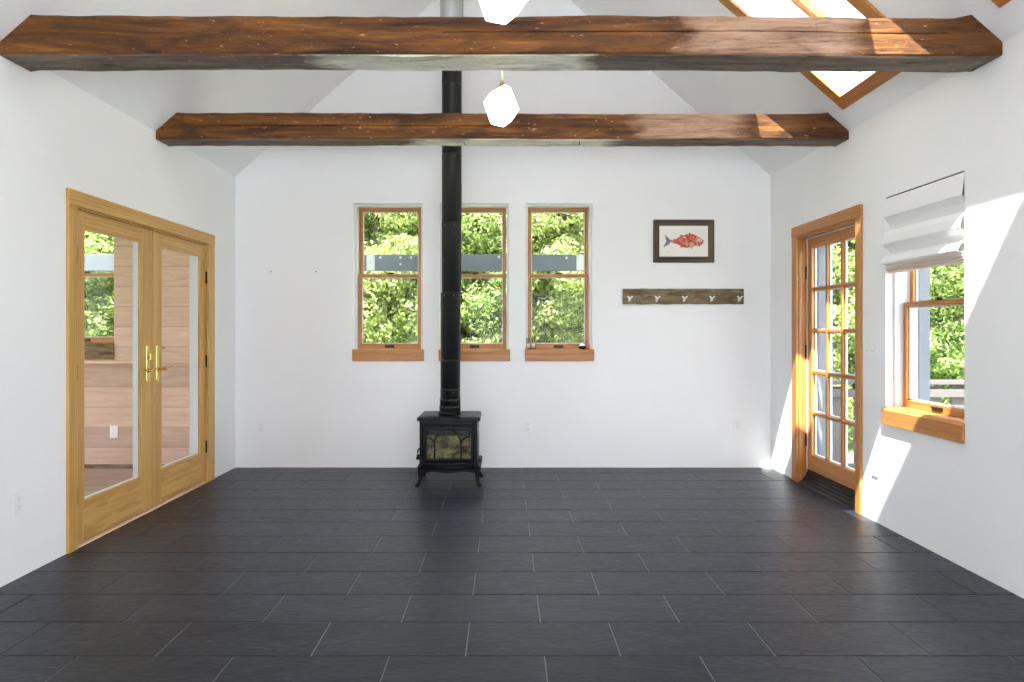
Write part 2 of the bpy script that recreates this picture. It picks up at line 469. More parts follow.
# sloped ceiling with two skylight shafts, plus two unseen ones added for daylight
SKY = [(3.80, 4.535), (2.33, 3.07), (-.62, .15), (-2.08, -1.31)]
S0, S1, ND = .250, 1.52, .26
def TR(s_, y, n): return (XR - s_ * CT + n * ST, y, EAVE + s_ * ST + n * CT)
def TLf(s_, y, n): return (XL + s_ * CT - n * ST, y, EAVE + s_ * ST + n * CT)
mb = MB()
ys = sorted({YF - TH, YB + TH, *[q for s_ in SKY for q in s_]})
for a, b in zip(ys[:-1], ys[1:]):
    if any(abs(a - s_[0]) < 1e-6 for s_ in SKY):
        mb.box(-.25, S0, a, b, 0, ND, 0, TR); mb.box(S1, SLEN, a, b, 0, ND, 0, TR)
    else:
        mb.box(-.25, SLEN, a, b, 0, ND, 0, TR)
mb.box(-.2, SLEN, YF - TH, YB + TH, 0, ND, 0, TLf)
rz = EAVE + SLEN * ST
mb.prism([(XRIDGE - .2, rz + .17), (XRIDGE, rz), (XRIDGE + .2, rz + .17), (XRIDGE, rz + .36)], 'Y', YF - TH, YB + TH)
struct(mb.build('ceiling', M['white']), 'white cathedral ceiling sloping up to a ridge', 'ceiling')

for i, (a, b) in enumerate(SKY):
    r = struct(empty('window_%d' % (6 + i), TR(S0, (a + b) / 2, 0)),
               ['skylight shaft behind the nearer beam, wood trimmed', 'skylight at the photo\'s upper right corner, only a corner of its wood trim showing',
                'unseen skylight above the viewer, added for more daylight', 'unseen skylight behind the viewer, added for more daylight'][i], 'skylight')
    t = MB(); w = .09; n0 = -.016
    t.box(S0 - w, S0, a - w, b + w, n0, 0, 0, TR); t.box(S1, S1 + w, a - w, b + w, n0, 0, 0, TR)
    t.build('trim', M['oakY'], r, bevel=.002)
    t = MB(); t.box(S0, S1, a - w, a, n0, 0, 0, TR); t.box(S0, S1, b, b + w, n0, 0, 0, TR)
    t.build('side_trim', M['oakX'], r, bevel=.002)
    t = MB(); f = .055
    for q in ((S0 - .02, S0 + f, a - .02, b + .02), (S1 - f, S1 + .02, a - .02, b + .02), (S0 + f, S1 - f, a - .02, a + f), (S0 + f, S1 - f, b - f, b + .02)):
        t.box(q[0], q[1], q[2], q[3], ND, ND + .05, 0, TR)
    t.build('sash', M['oakX'], r)
    t = MB(); t.box(S0 + f, S1 - f, a + f, b - f, ND + .02, ND + .026, 0, TR)
    t.build('glass_pane', M['glass'], r)

# ------------------------------------------------------------------ double-hung windows
def double_hung(root, x0, x1, z0, z1, W_, depth, woodH, woodV, mid):
    """W_ maps local (u along, v outward depth, z) to world. opening u x0..x1, z z0..z1"""
    f = .022
    t = MB()
    for q in ((x0, x0 + f), (x1 - f, x1)):
        t.box(q[0], q[1], depth - .05, depth + .10, z0, z1, 0, W_)
    t.box(x0 + f, x1 - f, depth - .05, depth + .10, z1 - f, z1, 0, W_)
    t.build('jamb_liner', M['trimwhite'], root)
    u0, u1 = x0 + f + .006, x1 - f - .006
    st = .03
    def sash(nm, za, zb, d, bot, top):
        s_ = MB()
        s_.box(u0, u0 + st, d, d + .035, za, zb, 0, W_); s_.box(u1 - st, u1, d, d + .035, za, zb, 0, W_)
        o = s_.build(nm, woodV, root, bevel=.002)
        h = MB(); h.box(u0 + st, u1 - st, d, d + .035, za, za + bot, 0, W_); h.box(u0 + st, u1 - st, d, d + .035, zb - top, zb, 0, W_)
        h.build('rail', woodH, o, bevel=.002)
        g = MB(); g.box(u0 + st, u1 - st, d + .014, d + .018, za + bot, zb - top, 0, W_)
        g.build('glass_pane', M['glass'], o)
        w = MB(); e = .008          # pale glazing bead around the pane
        for q in ((u0 + st, u0 + st + e, za + bot, zb - top), (u1 - st - e, u1 - st, za + bot, zb - top)):
            w.box(q[0], q[1], d + .018, d + .03, q[2], q[3], 0, W_)
        w.box(u0 + st + e, u1 - st - e, d + .018, d + .03, za + bot, za + bot + e, 0, W_)
        w.box(u0 + st + e, u1 - st - e, d + .018, d + .03, zb - top - e, zb - top, 0, W_)
        w.build('glazing_bead', M['trimwhite'], o)
        return o
    sash('upper_sash', mid - .012, z1 - f, depth + .042, .03, .035)
    lo = sash('lower_sash', z0 + .004, mid + .018, depth, .05, .03)
    c = (u0 + u1) / 2
    t = MB(); t.box(c - .045, c + .045, depth - .012, depth, z0 + .016, z0 + .042, 0, W_)
    t.box(c - .045, c + .045, depth - .022, depth - .010, z0 + .036, z0 + .042, 0, W_)
    o = t.build('sash_lift', M['bronze'], root, bevel=.002); o['label'] = 'dark metal sash lift'
    t = MB(); t.box(c - .03, c + .03, depth + .002, depth + .03, mid + .018, mid + .026, 0, W_)
    t.box(c - .012, c + .038, depth + .008, depth + .022, mid + .026, mid + .036, 0, W_)
    o = t.build('sash_lock', M['bronze'], root, bevel=.002); o['label'] = 'dark metal sash lock'

def WB(u, v, z): return (u, YB + v, z)
labels = ['rear window left of the stove pipe', 'rear window partly behind the stove pipe', 'rear window with small things on its sill']
for i, (a, b) in enumerate(BW):
    r = struct(empty('window_%d' % (i + 1), (a + .3, YB, BZ0)), labels[i], 'window')
    double_hung(r, a, b, BZ0, BZ1, WB, .10, M['oakX'], M['oakZ'], 1.79)
    s_ = MB(); s_.prism([(YB - .018, BZ0 - .104), (YB + .12, BZ0 - .104), (YB + .12, BZ0 + .003), (YB - .014, BZ0 + .003), (YB - .018, BZ0 - .001)], 'X', a - .006, b + .012)
    o = s_.build('sill', M['oakX'], r, bevel=.002); o['label'] = 'amber wooden sill board'

# right window
def WR(u, v, z): return (XR + v, u, z)
r = struct(empty('window_4', (XR, 3.9, RW[2])), 'window under the roman shade', 'window')
double_hung(r, RW[0], RW[1], RW[2], RW[3], WR, .10, M['oakY'], M['oakZ'], 1.44)
s_ = MB(); s_.prism([(XR - .018, .669), (XR + .13, .669), (XR + .13, .784), (XR + .004, .784), (XR - .018, .764)], 'Y', RW[0] - .004, RW[1] + .014)
o = s_.build('sill', M['oakY'], r, bevel=.002); o['label'] = 'amber wooden sill board'
t = MB()
for q in ((RW[0] - .0, RW[0] + .03), (RW[1] - .03, RW[1])):
    t.box(XR + TH - .02, XR + TH + .05, q[0], q[1], RW[2], RW[3])
t.box(XR + TH - .02, XR + TH + .05, RW[0] + .03, RW[1] - .03, RW[3] - .03, RW[3])
t.build('exterior_jamb', M['greyclad'], r)

# sunroom window on the same gable line
r = struct(empty('window_5', (SRW[0], YB, BZ0)), 'window of the pine room beyond the double doors', 'window')
double_hung(r, SRW[0], SRW[1], BZ0 + .06, BZ1, WB, .10, M['oakX'], M['oakZ'], 1.80)
s_ = MB(); s_.box(SRW[0], SRW[1], YB - .012, YB + .12, BZ0 - .09, BZ0 + .06)
s_.build('sill', M['board'], r, bevel=.002)

# unseen front glazing behind the viewer, added to light the room
r = struct(empty('window_10', (0, YF, FW[2])), 'unseen wide glazing behind the viewer, added to let daylight in', 'window')
t = MB(); yy0, yy1 = YF - .16, YF - .08
t.box(FW[0], FW[1], yy0, yy1, FW[2], FW[2] + .06); t.box(FW[0], FW[1], yy0, yy1, FW[3] - .06, FW[3])
nx = 4
for q in range(nx + 1):
    xx = FW[0] + (FW[1] - FW[0] - .06) * q / nx
    t.box(xx, xx + .06, yy0, yy1, FW[2] + .06, FW[3] - .06)
t.build('frame', M['oakZ'], r)
B(FW[0] + .06, FW[1] - .06, YF - .125, YF - .12, FW[2] + .06, FW[3] - .06).build('glass_pane', M['glass'], r)

# ------------------------------------------------------------------ double door (left)
y0, y1, zt = DL
r = struct(empty('door_1', (XL, (y0 + y1) / 2, 0)), 'double wood and glass doors in the left wall', 'door')
t = MB()
t.box(XL, XL + .02, 3.815, y0 + .006, 0, zt - .008); t.box(XL, XL + .02, y1 - .010, 5.730, 0, zt - .008)
t.build('casing', M['firZ'], r, bevel=.003)
t = MB(); t.box(XL, XL + .022, 3.813, 5.732, zt - .008, zt + .082)
t.build('head_casing', M['firY'], r, bevel=.003)
for nm, xa, xb, mt in (('jamb', XL - .062, XL, 'firZ'), ('outer_jamb', XL - .14, XL - .062, 'alu')):
    t = MB(); t.box(xa, xb, y0, y0 + .018, 0, zt - .018); t.box(xa, xb, y1 - .018, y1, 0, zt - .018)
    t.box(xa, xb, y0, y1, zt - .018, zt)
    t.build(nm, M[mt], r)
t = MB(); t.prism([(XL - .14, 0), (XL + .012, 0), (XL + .008, .006), (XL - .02, .014), (XL - .14, .014)], 'Y', y0 + .018, y1 - .018)
o = t.build('threshold', M['ledge'], r); o['label'] = 'pale wooden threshold strip'
ym = 4.759; X1, X0 = XL - .003, XL - .048
def leaf(nm, a, b, s0, s1, g, hinge_y, hsign):
    zb, zh = .02, zt - .022
    L = MB(); L.box(X0, X1, a, a + s0, zb, zh); L.box(X0, X1, b - s1, b, zb, zh)
    lf = L.build(nm, M['firZ'], r, bevel=.003)
    h = MB(); h.box(X0, X1, a + s0, b - s1, zb, g[0]); h.box(X0, X1, a + s0, b - s1, g[1], zh)
    h.build('rail', M['firY'], lf, bevel=.003)
    gl = MB(); gl.box(X1 - .022, X1 - .017, a + s0, b - s1, g[0], g[1]); gl.build('glass_pane', M['glass'], lf)
    e = MB(); q = .012           # sticking on the room side
    for u, v in ((a + s0, a + s0 + q), (b - s1 - q, b - s1)): e.box(X1 - .017, X1 - .005, u, v, g[0], g[1])
    e.box(X1 - .017, X1 - .005, a + s0 + q, b - s1 - q, g[0], g[0] + q); e.box(X1 - .017, X1 - .005, a + s0 + q, b - s1 - q, g[1] - q, g[1])
    e.build('glazing_bead', M['firZ'], lf)
    e = MB(); q = .008; xo = X0 - .012           # white clad frame on the far side
    for u, v in ((a + s0, a + s0 + q), (b - s1 - q, b - s1)): e.box(xo, X1 - .022, u, v, g[0], g[1])
    e.box(xo, X1 - .022, a + s0 + q, b - s1 - q, g[0], g[0] + q); e.box(xo, X1 - .022, a + s0 + q, b - s1 - q, g[1] - q, g[1])
    e.build('outer_glazing_bead', M['alu'], lf)
    for hz in (.30, 1.02, 1.72):
        k = MB(); k.tube([(X1 + .006, hinge_y, hz - .05), (X1 + .006, hinge_y, hz + .05)], .0075, 8)
        k.build('hinge', M['bronze'], lf)
    return lf
l1 = leaf('door_leaf', y0 + .021, ym - .005, .080, .136, (.253, 1.898), y0 + .02, -1)
l2 = leaf('door_leaf', ym + .004, y1 - .021, .121, .085, (.253, 1.898), y1 - .02, 1)
def door_handle(lf, y, sign, thumb):
    k = MB(); k.box(X1, X1 + .007, y - .02, y + .02, .92, 1.17)
    k.tube([(X1, y, .913), (X1 + .006, y, .913)], .012, 12)
    p = k.build('handle_plate', M['brass'], lf, bevel=.003); p['label'] = 'tall brass handle plate'
    k = MB(); z = 1.0
    k.tube([(X1 + .007, y, z), (X1 + .012, y, z)], .018, 14)
    k.tube([(X1 + .007, y, z), (X1 + .05, y, z)], .009, 10)
    k.tube([(X1 + .05, y - sign * .01, z), (X1 + .052, y + sign * .03, z + .002), (X1 + .05, y + sign * .065, z - .006), (X1 + .047, y + sign * .095, z + .002), (X1 + .045, y + sign * .115, z + .012)], [.0095, .009, .008, .007, .006], 10)
    h = k.build('lever_handle', M['brass'], lf); h['label'] = 'curved brass lever'
    if thumb:
        k = MB(); k.tube([(X1 + .007, y, 1.09), (X1 + .02, y, 1.09)], .011, 10)
        k.box(X1 + .018, X1 + .026, y - .007, y + .007, 1.07, 1.115)
        k.build('thumb_turn', M['brass'], lf, bevel=.002)
door_handle(l1, ym - .07, -1, True)
door_handle(l2, ym + .065, 1, False)
k = MB(); k.box(X0 - .012, X0, ym - .03, ym + .022, 0.03, zt - .03)
k.build('astragal', M['firZ'], l1, bevel=.003)

# ------------------------------------------------------------------ glazed door (right)
y0, y1, zt = DR
r = struct(empty('door_2', (XR, (y0 + y1) / 2, 0)), 'fifteen-pane glazed wooden door in the right wall', 'door')
t = MB()
t.box(XR - .02, XR, 4.611, y0 + .01, 0, zt); t.box(XR - .02, XR, y1 - .012, 5.709, 0, zt)
t.build('casing', M['oakZ'], r, bevel=.003)
t = MB(); t.box(XR - .022, XR, 4.609, 5.712, zt, zt + .085); t.build('head_casing', M['oakY'], r, bevel=.003)
t = MB(); t.box(XR, XR + TH, y0, y0 + .02, 0, zt - .02); t.box(XR, XR + TH, y1 - .02, y1, 0, zt - .02)
t.build('jamb', M['oakZ'], r)
t = MB(); t.box(XR, XR + TH, y0, y1, zt - .02, zt); t.build('head_jamb', M['oakY'], r)
LX0, LX1 = XR + .070, XR + .115
t = MB(); t.box(LX0 - .008, LX0 - .001, y1 - .03, y1 - .02, .115, zt - .02); t.box(LX0 - .008, LX0 - .001, y0 + .02, y0 + .03, .115, zt - .02)
t.box(LX0 - .008, LX0 - .001, y0 + .03, y1 - .03, zt - .03, zt - .02)
o = t.build('weatherstrip', M['trimwhite'], r); o['label'] = 'thin white weatherstrip'
t = MB(); t.prism([(XR - .005, 0), (XR + .2, 0), (XR + .2, .108), (XR + .072, .108), (XR + .07, .085), (XR + .06, .085), (XR + .057, .06), (XR + .047, .06),
                   (XR + .044, .04), (XR + .032, .036), (XR + .028, .018), (XR + .004, .012)], 'Y', y0 + .02, y1 - .02)
o = t.build('threshold', M['thresh'], r); o['label'] = 'stepped black threshold'
a, b = y0 + .023, y1 - .023; zb, zh = .112, zt - .024
gy0, gy1, gz0, gz1 = 4.812, b - .073, .245, 1.960
L = MB(); L.box(LX0, LX1, a, gy0, zb, zh); L.box(LX0, LX1, gy1, b, zb, zh)
lf = L.build('door_leaf', M['oakZ'], r, bevel=.003)
h = MB(); h.box(LX0, LX1, gy0, gy1, zb, gz0); h.box(LX0, LX1, gy0, gy1, gz1, zh); h.build('rail', M['oakY'], lf, bevel=.003)
mw = .028
h = MB(); 
for q in (1, 2):
    yy = gy0 + (gy1 - gy0) * q / 3; h.box(LX0 + .004, LX1 - .004, yy - mw / 2, yy + mw / 2, gz0, gz1)
h.build('upright_muntin', M['oakZ'], lf, bevel=.006)
h = MB()
for q in range(1, 5):
    zz = gz0 + (gz1 - gz0) * q / 5
    for c in range(3):
        h.box(LX0 + .0042, LX1 - .0042, gy0 + (gy1 - gy0) * c / 3 + (mw / 2 if c else 0), gy0 + (gy1 - gy0) * (c + 1) / 3 - (mw / 2 if c < 2 else 0), zz - mw / 2, zz + mw / 2)
h.build('cross_muntin', M['oakY'], lf, bevel=.006)
for q in range(5):
    for c in range(3):
        ya = gy0 + (gy1 - gy0) * c / 3 + (mw / 2 if c else 0); yb = gy0 + (gy1 - gy0) * (c + 1) / 3 - (mw / 2 if c < 2 else 0)
        za = gz0 + (gz1 - gz0) * q / 5 + (mw / 2 if q else 0); zc = gz0 + (gz1 - gz0) * (q + 1) / 5 - (mw / 2 if q < 4 else 0)
        g = MB(); g.box(LX0 + .022, LX0 + .026, ya, yb, za, zc)
        e = .007
        for u in ((ya, ya + e), (yb - e, yb)): g.box(LX0 + .026, LX1 - .002, u[0], u[1], za, zc, 1)
        g.box(LX0 + .026, LX1 - .002, ya + e, yb - e, za, za + e, 1); g.box(LX0 + .026, LX1 - .002, ya + e, yb - e, zc - e, zc, 1)
        g.build('glass_pane', [M['glass'], M['alu']], lf)
for hz in (.36, 1.10, 1.76):
    k = MB(); k.tube([(LX0 - .008, b + .006, hz - .055), (LX0 - .008, b + .006, hz + .055)], .008, 8)
    k.box(LX0 - .02, LX0 - .006, b + .0015, b + .0028, hz - .052, hz + .052)
    k.build('hinge', M['bronze'], lf)
k = MB(); ky = a + .05
k.tube([(LX0, ky, .88), (LX0 - .01, ky, .88)], .03, 16); k.tube([(LX0, ky, .88), (LX0 - .035, ky, .88)], .012, 10)
k.tube([(LX0 - .03, ky, .88), (LX0 - .04, ky, .88), (LX0 - .055, ky, .88), (LX0 - .065, ky, .88)], [.018, .028, .028, .016], 16)
o = k.build('knob', M['bronze'], lf); o['label'] = 'dark round knob'
t = MB()
for q in ((y0, y0 + .045), (y1 - .045, y1)): t.box(XR + .15, XR + TH + .05, q[0], q[1], 0, zt)
t.box(XR + .15, XR + TH + .05, y0 + .045, y1 - .045, zt - .04, zt)
o = t.build('exterior_jamb', M['greyclad'], r); o['label'] = 'grey outer door jamb'

# ------------------------------------------------------------------ pine room beyond the double doors
t = MB(); grid_wall(t, 'Y', YB, YB + TH, -6.4, XL - .14, -.12, 2.75, [(SRW[0], SRW[1], BZ0 - .09, BZ1)])
struct(t.build('wall_pine_room', M['pine']), 'whitewashed pine boards of the room beyond the double doors', 'wall')
struct(B(-6.4, XL - .14, 1.2, YB, -.12, -.004).build('floor_pine_room', M['porchfloor']), 'board floor beyond the double doors', 'floor')
t = MB(); grid_wall(t, 'X', -6.54, -6.4, 1.06, YB + TH, -.12, 2.87, [(1.7, 5.9, .35, 2.5)])  # unseen side wall added to dim the pine room; its opening sets how much
struct(t.build('wall_pine_room_added_side', M['pine']), 'unseen outer side wall of the pine room, added to shade it', 'wall')
struct(B(-6.4, XL - .14, 1.06, 1.2, -.12, 2.87).build('wall_pine_room_added_front', M['pine']), 'unseen near end wall of the pine room, added to shade it', 'wall')  # unseen end wall added to keep daylight out of the pine room
struct(B(-6.54, XL - .14, 1.06, YB + TH, 2.75, 2.87).build('ceiling_pine_room', M['pine']), 'board ceiling beyond the double doors', 'ceiling')
struct(B(-6.4, -2.70, YB - .045, YB, .968, .992).build('trim_1', M['ledge'], bevel=.003), 'pale ledge under the pine room window', 'trim')
struct(B(-6.4, -2.70, YB - .018, YB, -.004, .03).build('baseboard_pine_room', M['board'], bevel=.003), 'low wooden baseboard in the pine room', 'baseboard')

# ------------------------------------------------------------------ hewn ceiling beams
def ceiling_x(z):
    dx = max(0, (z - EAVE)) * CT / ST
    return XL + dx + .004, XR - dx - .004
def hewn_beam(y0, y1, z0, z1, crack, seed, mats, label, tilt):
    NX = 420; rng = random.Random(seed)
    zs = [z0 + (z1 - z0) * q / 16 for q in range(17)]
    zc = z0 + (z1 - z0) * crack[0]
    zs = sorted([z for z in zs if abs(z - zc) > .009 and abs(z - EAVE) > .004] + [zc - .0035, zc, zc + .0035, EAVE])
    prof = []                                           # (y, z, ny, nz, kind)
    for z in zs: prof.append((y0, z, -1, 0, 'F'))
    nt = 8
    for q in range(1, nt): prof.append((y0 + (y1 - y0) * q / nt, z1, 0, 1, 'T'))
    for z in reversed(zs): prof.append((y1, z, 1, 0, 'K'))
    for q in range(1, 14): prof.append((y1 - (y1 - y0) * q / 14, z0, 0, -1, 'U'))
    n = len(prof); vs = []; off = Vector((seed * 7.3, 0, 0))
    for i in range(NX + 1):
        u = i / NX
        for (y, z, ny, nz, kd) in prof:
            a, b = ceiling_x(z); x = a + (b - a) * u
            P = Vector((x, y, z)) + off
            edge = min(abs(y - y0), abs(y1 - y)) < 1e-6 and min(abs(z - z0), abs(z1 - z)) < 1e-6
            d = .006 * noise.noise(Vector((P.x * 1.3, P.y * 3, P.z * 3))) + .0035 * noise.noise(P * 9)
            # adze scallops
            cell = noise.cell_vector(Vector((P.x * 6 + .8 * noise.noise(P * 3), P.y * 5, P.z * 9)))
            d += .0022 * (cell.x - .5) + .002 * noise.noise(Vector((P.x * 5, P.y * 60, P.z * 60)))
            ex = 1 if edge else 0
            if edge: d -= .004 + .010 * max(0, noise.noise(Vector((P.x * 4, seed, y * 9 + z * 5))))
            yy = y + ny * d; zz = z + nz * d
            if edge:
                yy += (1 if y == y0 else -1) * .004; zz += (1 if z == z0 else -1) * (.003 + .5 * max(0, -d))
            yw = .006 * noise.noise(Vector((x * .6, seed, 1))); zw = .006 * noise.noise(Vector((x * .7, seed, 5)))
            if kd == 'F':
                if abs(z - zc) < 1e-6:
                    m = crack[3] if not (crack[1] < x < crack[2]) else 1
                    m *= .55 + .45 * noise.noise(Vector((x * 2, seed, 9)))
                    yy += .022 * max(0, m)
                if abs(z - zc) < .01: zz += .007 * noise.noise(Vector((x * 1.1, seed, 3)))
            ins = min(1, min(u, 1 - u) * 60)             # ends stay clean against the plaster
            vs.append((x, y + (yy + yw - y) * ins, z + (zz + zw - z) * ins + tilt * x * ins))
    mb = MB(); fs = []; mi = []
    for i in range(NX):
        for q in range(n):
            q2 = (q + 1) % n
            fs.append((i * n + q, (i + 1) * n + q, (i + 1) * n + q2, i * n + q2))
            kinds = (prof[q][4], prof[q2][4])
            mi.append(1 if 'U' in kinds else 0)
    mb.add(vs, fs, 0, False); mb.mi = mi
    for e in (0, NX):
        mb.f.append([e * n + q for q in range(n)]); mb.mi.append(0); mb.sm.append(False)
    o = mb.build('ceiling_beam', mats)
    return tag(o, label, 'beam')
b1 = hewn_beam(3.31, 3.525, 2.645, 2.845, (.58, -.3, 2.2, .0), 3,
               [mat_hewn('hewn_timber_near', [(1.33, .42)]), mat_hewn('hewn_timber_near_underside', [(-.24, .68)], True)],
               'thick dark hewn timber beam nearest the viewer, in front of the skylight', -.002)
b2 = hewn_beam(4.79, 4.98, 2.650, 2.842, (.50, -2.5, -.1, .25), 11,
               [mat_hewn('hewn_timber_far', [(1.33, .38)]), mat_hewn('hewn_timber_far_underside', [(.08, .72)], True)],
               'hewn timber beam farther from the viewer, just in front of the stove pipe', -.0016)
def hook_nail(parent, x, y, z, drop, bend):
    k = MB(); k.tube([(x, y, z + .03), (x, y, z - drop * .7), (x + bend * .4, y, z - drop), (x + bend, y, z - drop)], .0028, 6)
    o = k.build('nail', M['nail'], parent); o['label'] = 'small dark nail under the beam'
hook_nail(b2, -.298, 4.86, 2.65, .02, .02)
hook_nail(b2, .539, 4.83, 2.65, .03, 0)

# ------------------------------------------------------------------ pendants
PX = -.062
M['shade'] = mat_emit('glowing_white_glass', (1, .80, .55, 1), 7.5)
M['cord'] = mat_plain('pale_cord', rgb(214, 206, 196), .6)
def pendant(PX, y, zc, label, rot):
    zr = EAVE + (XR - XRIDGE) * ST / CT
    r = thing('pendant_light', label, 'light', (PX, y, zr - .02), 'faceted pendant lights along the ridge')
    vs = [(-.006, 0, .109), (.056, 0, .106), (.022, -.05, .108), (.02, .05, .108), (.11, 0, -.031), (.062, -.02, -.109), (.012, 0, -.14), (-.065, .02, -.116),
          (-.112, 0, .012), (-.068, -.01, .07), (-.05, -.1, .04), (.06, -.098, .02), (.045, -.085, -.07), (-.04, -.09, -.075), (-.055, .1, .03), (.055, .1, .02), (.03, .085, -.08), (-.05, .08, -.08)]
    bm = bmesh.new()
    ca, sa = math.cos(rot), math.sin(rot)
    for v in vs: bm.verts.new((v[0] * ca - v[1] * sa, v[0] * sa + v[1] * ca, v[2]))
    bmesh.ops.convex_hull(bm, input=bm.verts)
    me = bpy.data.meshes.new('glass_shade'); bm.to_mesh(me); bm.free(); me.materials.append(M['shade'])
    o = bpy.data.objects.new('glass_shade', me); COL.objects.link(o); o.parent = r; o.location = Vector((PX, y, zc)) - Vector(r.location)
    o['label'] = 'glowing faceted white glass shade'
    b = o.modifiers.new('edge', 'BEVEL'); b.width = .004; b.segments = 2
    k = MB(); k.lathe([(.022, zc + .100), (.022, zc + .112), (.014, zc + .116), (.014, zc + .140), (.007, zc + .146)], PX + .004, y, 16)
    k.build('socket', M['brass'], r, (PX, y, zc))
    k = MB(); k.tube([(PX + .004, y, zc + .136), (PX + .004, y, zr - .04)], .004, 8); k.build('cord', M['cord'], r)
    k = MB(); k.lathe([(.0, zr - .045), (.055, zr - .04), (.06, zr - .025), (.06, zr - .01)], PX + .004, y, 24); k.build('ceiling_canopy', M['brass'], r)
pendant(-.022, 4.14, 2.679, 'glowing faceted pendant lamp hanging between the two beams', 0)
pendant(-.012, 2.64, 2.628, 'glowing faceted pendant lamp hanging in front of the nearer beam', 0)

# ------------------------------------------------------------------ wood stove
SX, SY = -.463, 5.665
st = thing('wood_stove', 'small black cast iron wood stove on the slate floor', 'stove', (SX, SY, 0))
hw, yf, yb = .238, SY - .205, SY + .19
t = MB()
t.box(SX - hw, SX + hw, yf + .03, yb, .19, .535)
t.prism([(SX - hw, .19), (SX + hw, .19), (SX + hw, .535), (SX - hw, .535)], 'Y', yf + .012, yf + .03)
t.prism([(SX - .262, .535), (SX + .262, .535), (SX + .255, .525), (SX - .255, .525)], 'Y', yf - .002, yb + .01)
body = None
# firebox body: walls open at the front so the inside is seen through the glass
t = MB()
t.box(SX - hw, SX - hw + .03, yf, yb, .17, .535); t.box(SX + hw - .03, SX + hw, yf, yb, .17, .535)
t.box(SX - hw + .03, SX + hw - .03, yb - .03, yb, .17, .535)
t.box(SX - hw + .03, SX + hw - .03, yf, yb - .03, .17, .20); t.box(SX - hw + .03, SX + hw - .03, yf, yb - .03, .505, .535)
t.box(SX - hw + .03, SX + hw - .03, yf, yf + .02, .478, .505); t.box(SX - hw + .03, SX + hw - .03, yf, yf + .02, .20, .222)
t.box(SX - hw + .03, SX - .19, yf, yf + .02, .222, .478); t.box(SX + .19, SX + hw - .03, yf, yf + .02, .222, .478)
body = t.build('body', M['castiron'], st, bevel=.006)
def mat_brick():
    t = NT('ashy_firebrick'); b = t.bsdf(rgb(190, 178, 128), .95, 0, .1)
    c = t.coords(); n = t.noise(c, 9, 7, .72); n2 = t.noise(c, 60, 3, .6)
    r = t.ramp(n, 'Fac', [(.34, rgb(26, 24, 18)), (.46, rgb(150, 138, 92)), (.56, rgb(214, 202, 150)), (.72, rgb(240, 230, 190))])
    r2 = t.ramp(n2, 'Fac', [(.32, rgb(70, 62, 40)), (.42, (1, 1, 1, 1))])
    m = t.mix(None, None, r, 0, r2, 0, 'MULTIPLY', .9); t.l(m, 2, b, 'Base Color'); t.bump(n, 'Fac', b, .6, .01)
    return t.m
M['brick'] = mat_brick()
t = MB(); ix = hw - .034
t.box(SX - ix, SX + ix, yf + .19, yf + .22, .205, .385)
t.prism([(yf + .04, .203), (yf + .19, .203), (yf + .19, .30), (yf + .12, .27), (yf + .06, .235)], 'X', SX - ix + .02, SX + ix - .02)
o = t.build('firebrick', M['brick'], st, bevel=.006); o['label'] = 'pale ash-covered firebrick inside'
# top plate
t = MB()
t.prism([(SX - .246, yf - .012), (SX + .246, yf - .012), (SX + .260, yf + .01), (SX + .256, yb + .02), (SX - .256, yb + .02), (SX - .260, yf + .01)], 'Z', .533, .560)
t.prism([(SX - .245, yf - .002), (SX + .245, yf - .002), (SX + .252, yf + .016), (SX + .248, yb + .012), (SX - .248, yb + .012), (SX - .252, yf + .016)], 'Z', .560, .568)
t.build('top_plate', M['castiron'], st, bevel=.006)
t = MB()
for sgn in (-1, 1):
    t = MB()
    for q in range(14):
        x = SX + sgn * (.105 + q * .0095)
        t.box(x - .003, x + .003, yf + .06, yb - .05, .568, .571)
    t.box(*sorted((SX + sgn * .100, SX + sgn * .232)), yf + .052, yf + .06, .568, .571); t.box(*sorted((SX + sgn * .100, SX + sgn * .232)), yb - .05, yb - .042, .568, .571)
    t.build('top_grille', M['castiron'], st)
# door with frame, glass and tracery
dx0, dx1, dz0, dz1 = SX - .205, SX + .205, .208, .492
fw = .022
dr = MB()
for q in ((dx0, dx0 + fw, dz0, dz1), (dx1 - fw, dx1, dz0, dz1), (dx0 + fw, dx1 - fw, dz0, dz0 + fw), (dx0 + fw, dx1 - fw, dz1 - fw - .008, dz1)):
    dr.box(q[0], q[1], yf - .022, yf + .002, q[2], q[3])
dr = dr.build('door', M['castiron'], st, bevel=.005)
M['stoveglass'] = mat_glass('stove_glass', (.80, .80, .72, 1), .8)
B(dx0 + fw, dx1 - fw, yf - .006, yf - .002, dz0 + fw, dz1 - fw - .008).build('glass_pane', M['stoveglass'], dr)
t = MB(); yt = yf - .014
def px(u): return dx0 + (u - 130) / 360 * (dx1 - dx0)          # stove crop pixels
def pz(v): return dz1 - (v - 180) / 245 * (dz1 - dz0)
def bar(pts, r=.007): t.tube([(px(u), yt, pz(v)) for u, v in pts], r, 8)
bar([(211, 412), (211, 360), (210, 295)]); bar([(210, 300), (216, 270), (226, 248), (238, 232)])
bar([(210, 298), (198, 275), (180, 262), (155, 256)])
t.build('tracery', M['castiron'], dr); t = MB()
bar([(402, 412), (402, 350), (401, 290)]); bar([(401, 300), (394, 268), (380, 240), (362, 218), (338, 204)])
bar([(401, 296), (412, 274), (430, 260), (466, 252)])
t.build('tracery', M['castiron'], dr)
t = MB(); t.tube([(dx0 + .008, yf - .022, .32), (dx0 - .02, yf - .035, .322), (dx0 - .036, yf - .038, .31), (dx0 - .042, yf - .038, .285), (dx0 - .038, yf - .038, .262)], .007, 10)
t.tube([(dx0 - .038, yf - .04, .268), (dx0 - .036, yf - .038, .24)], [.013, .012], 12)
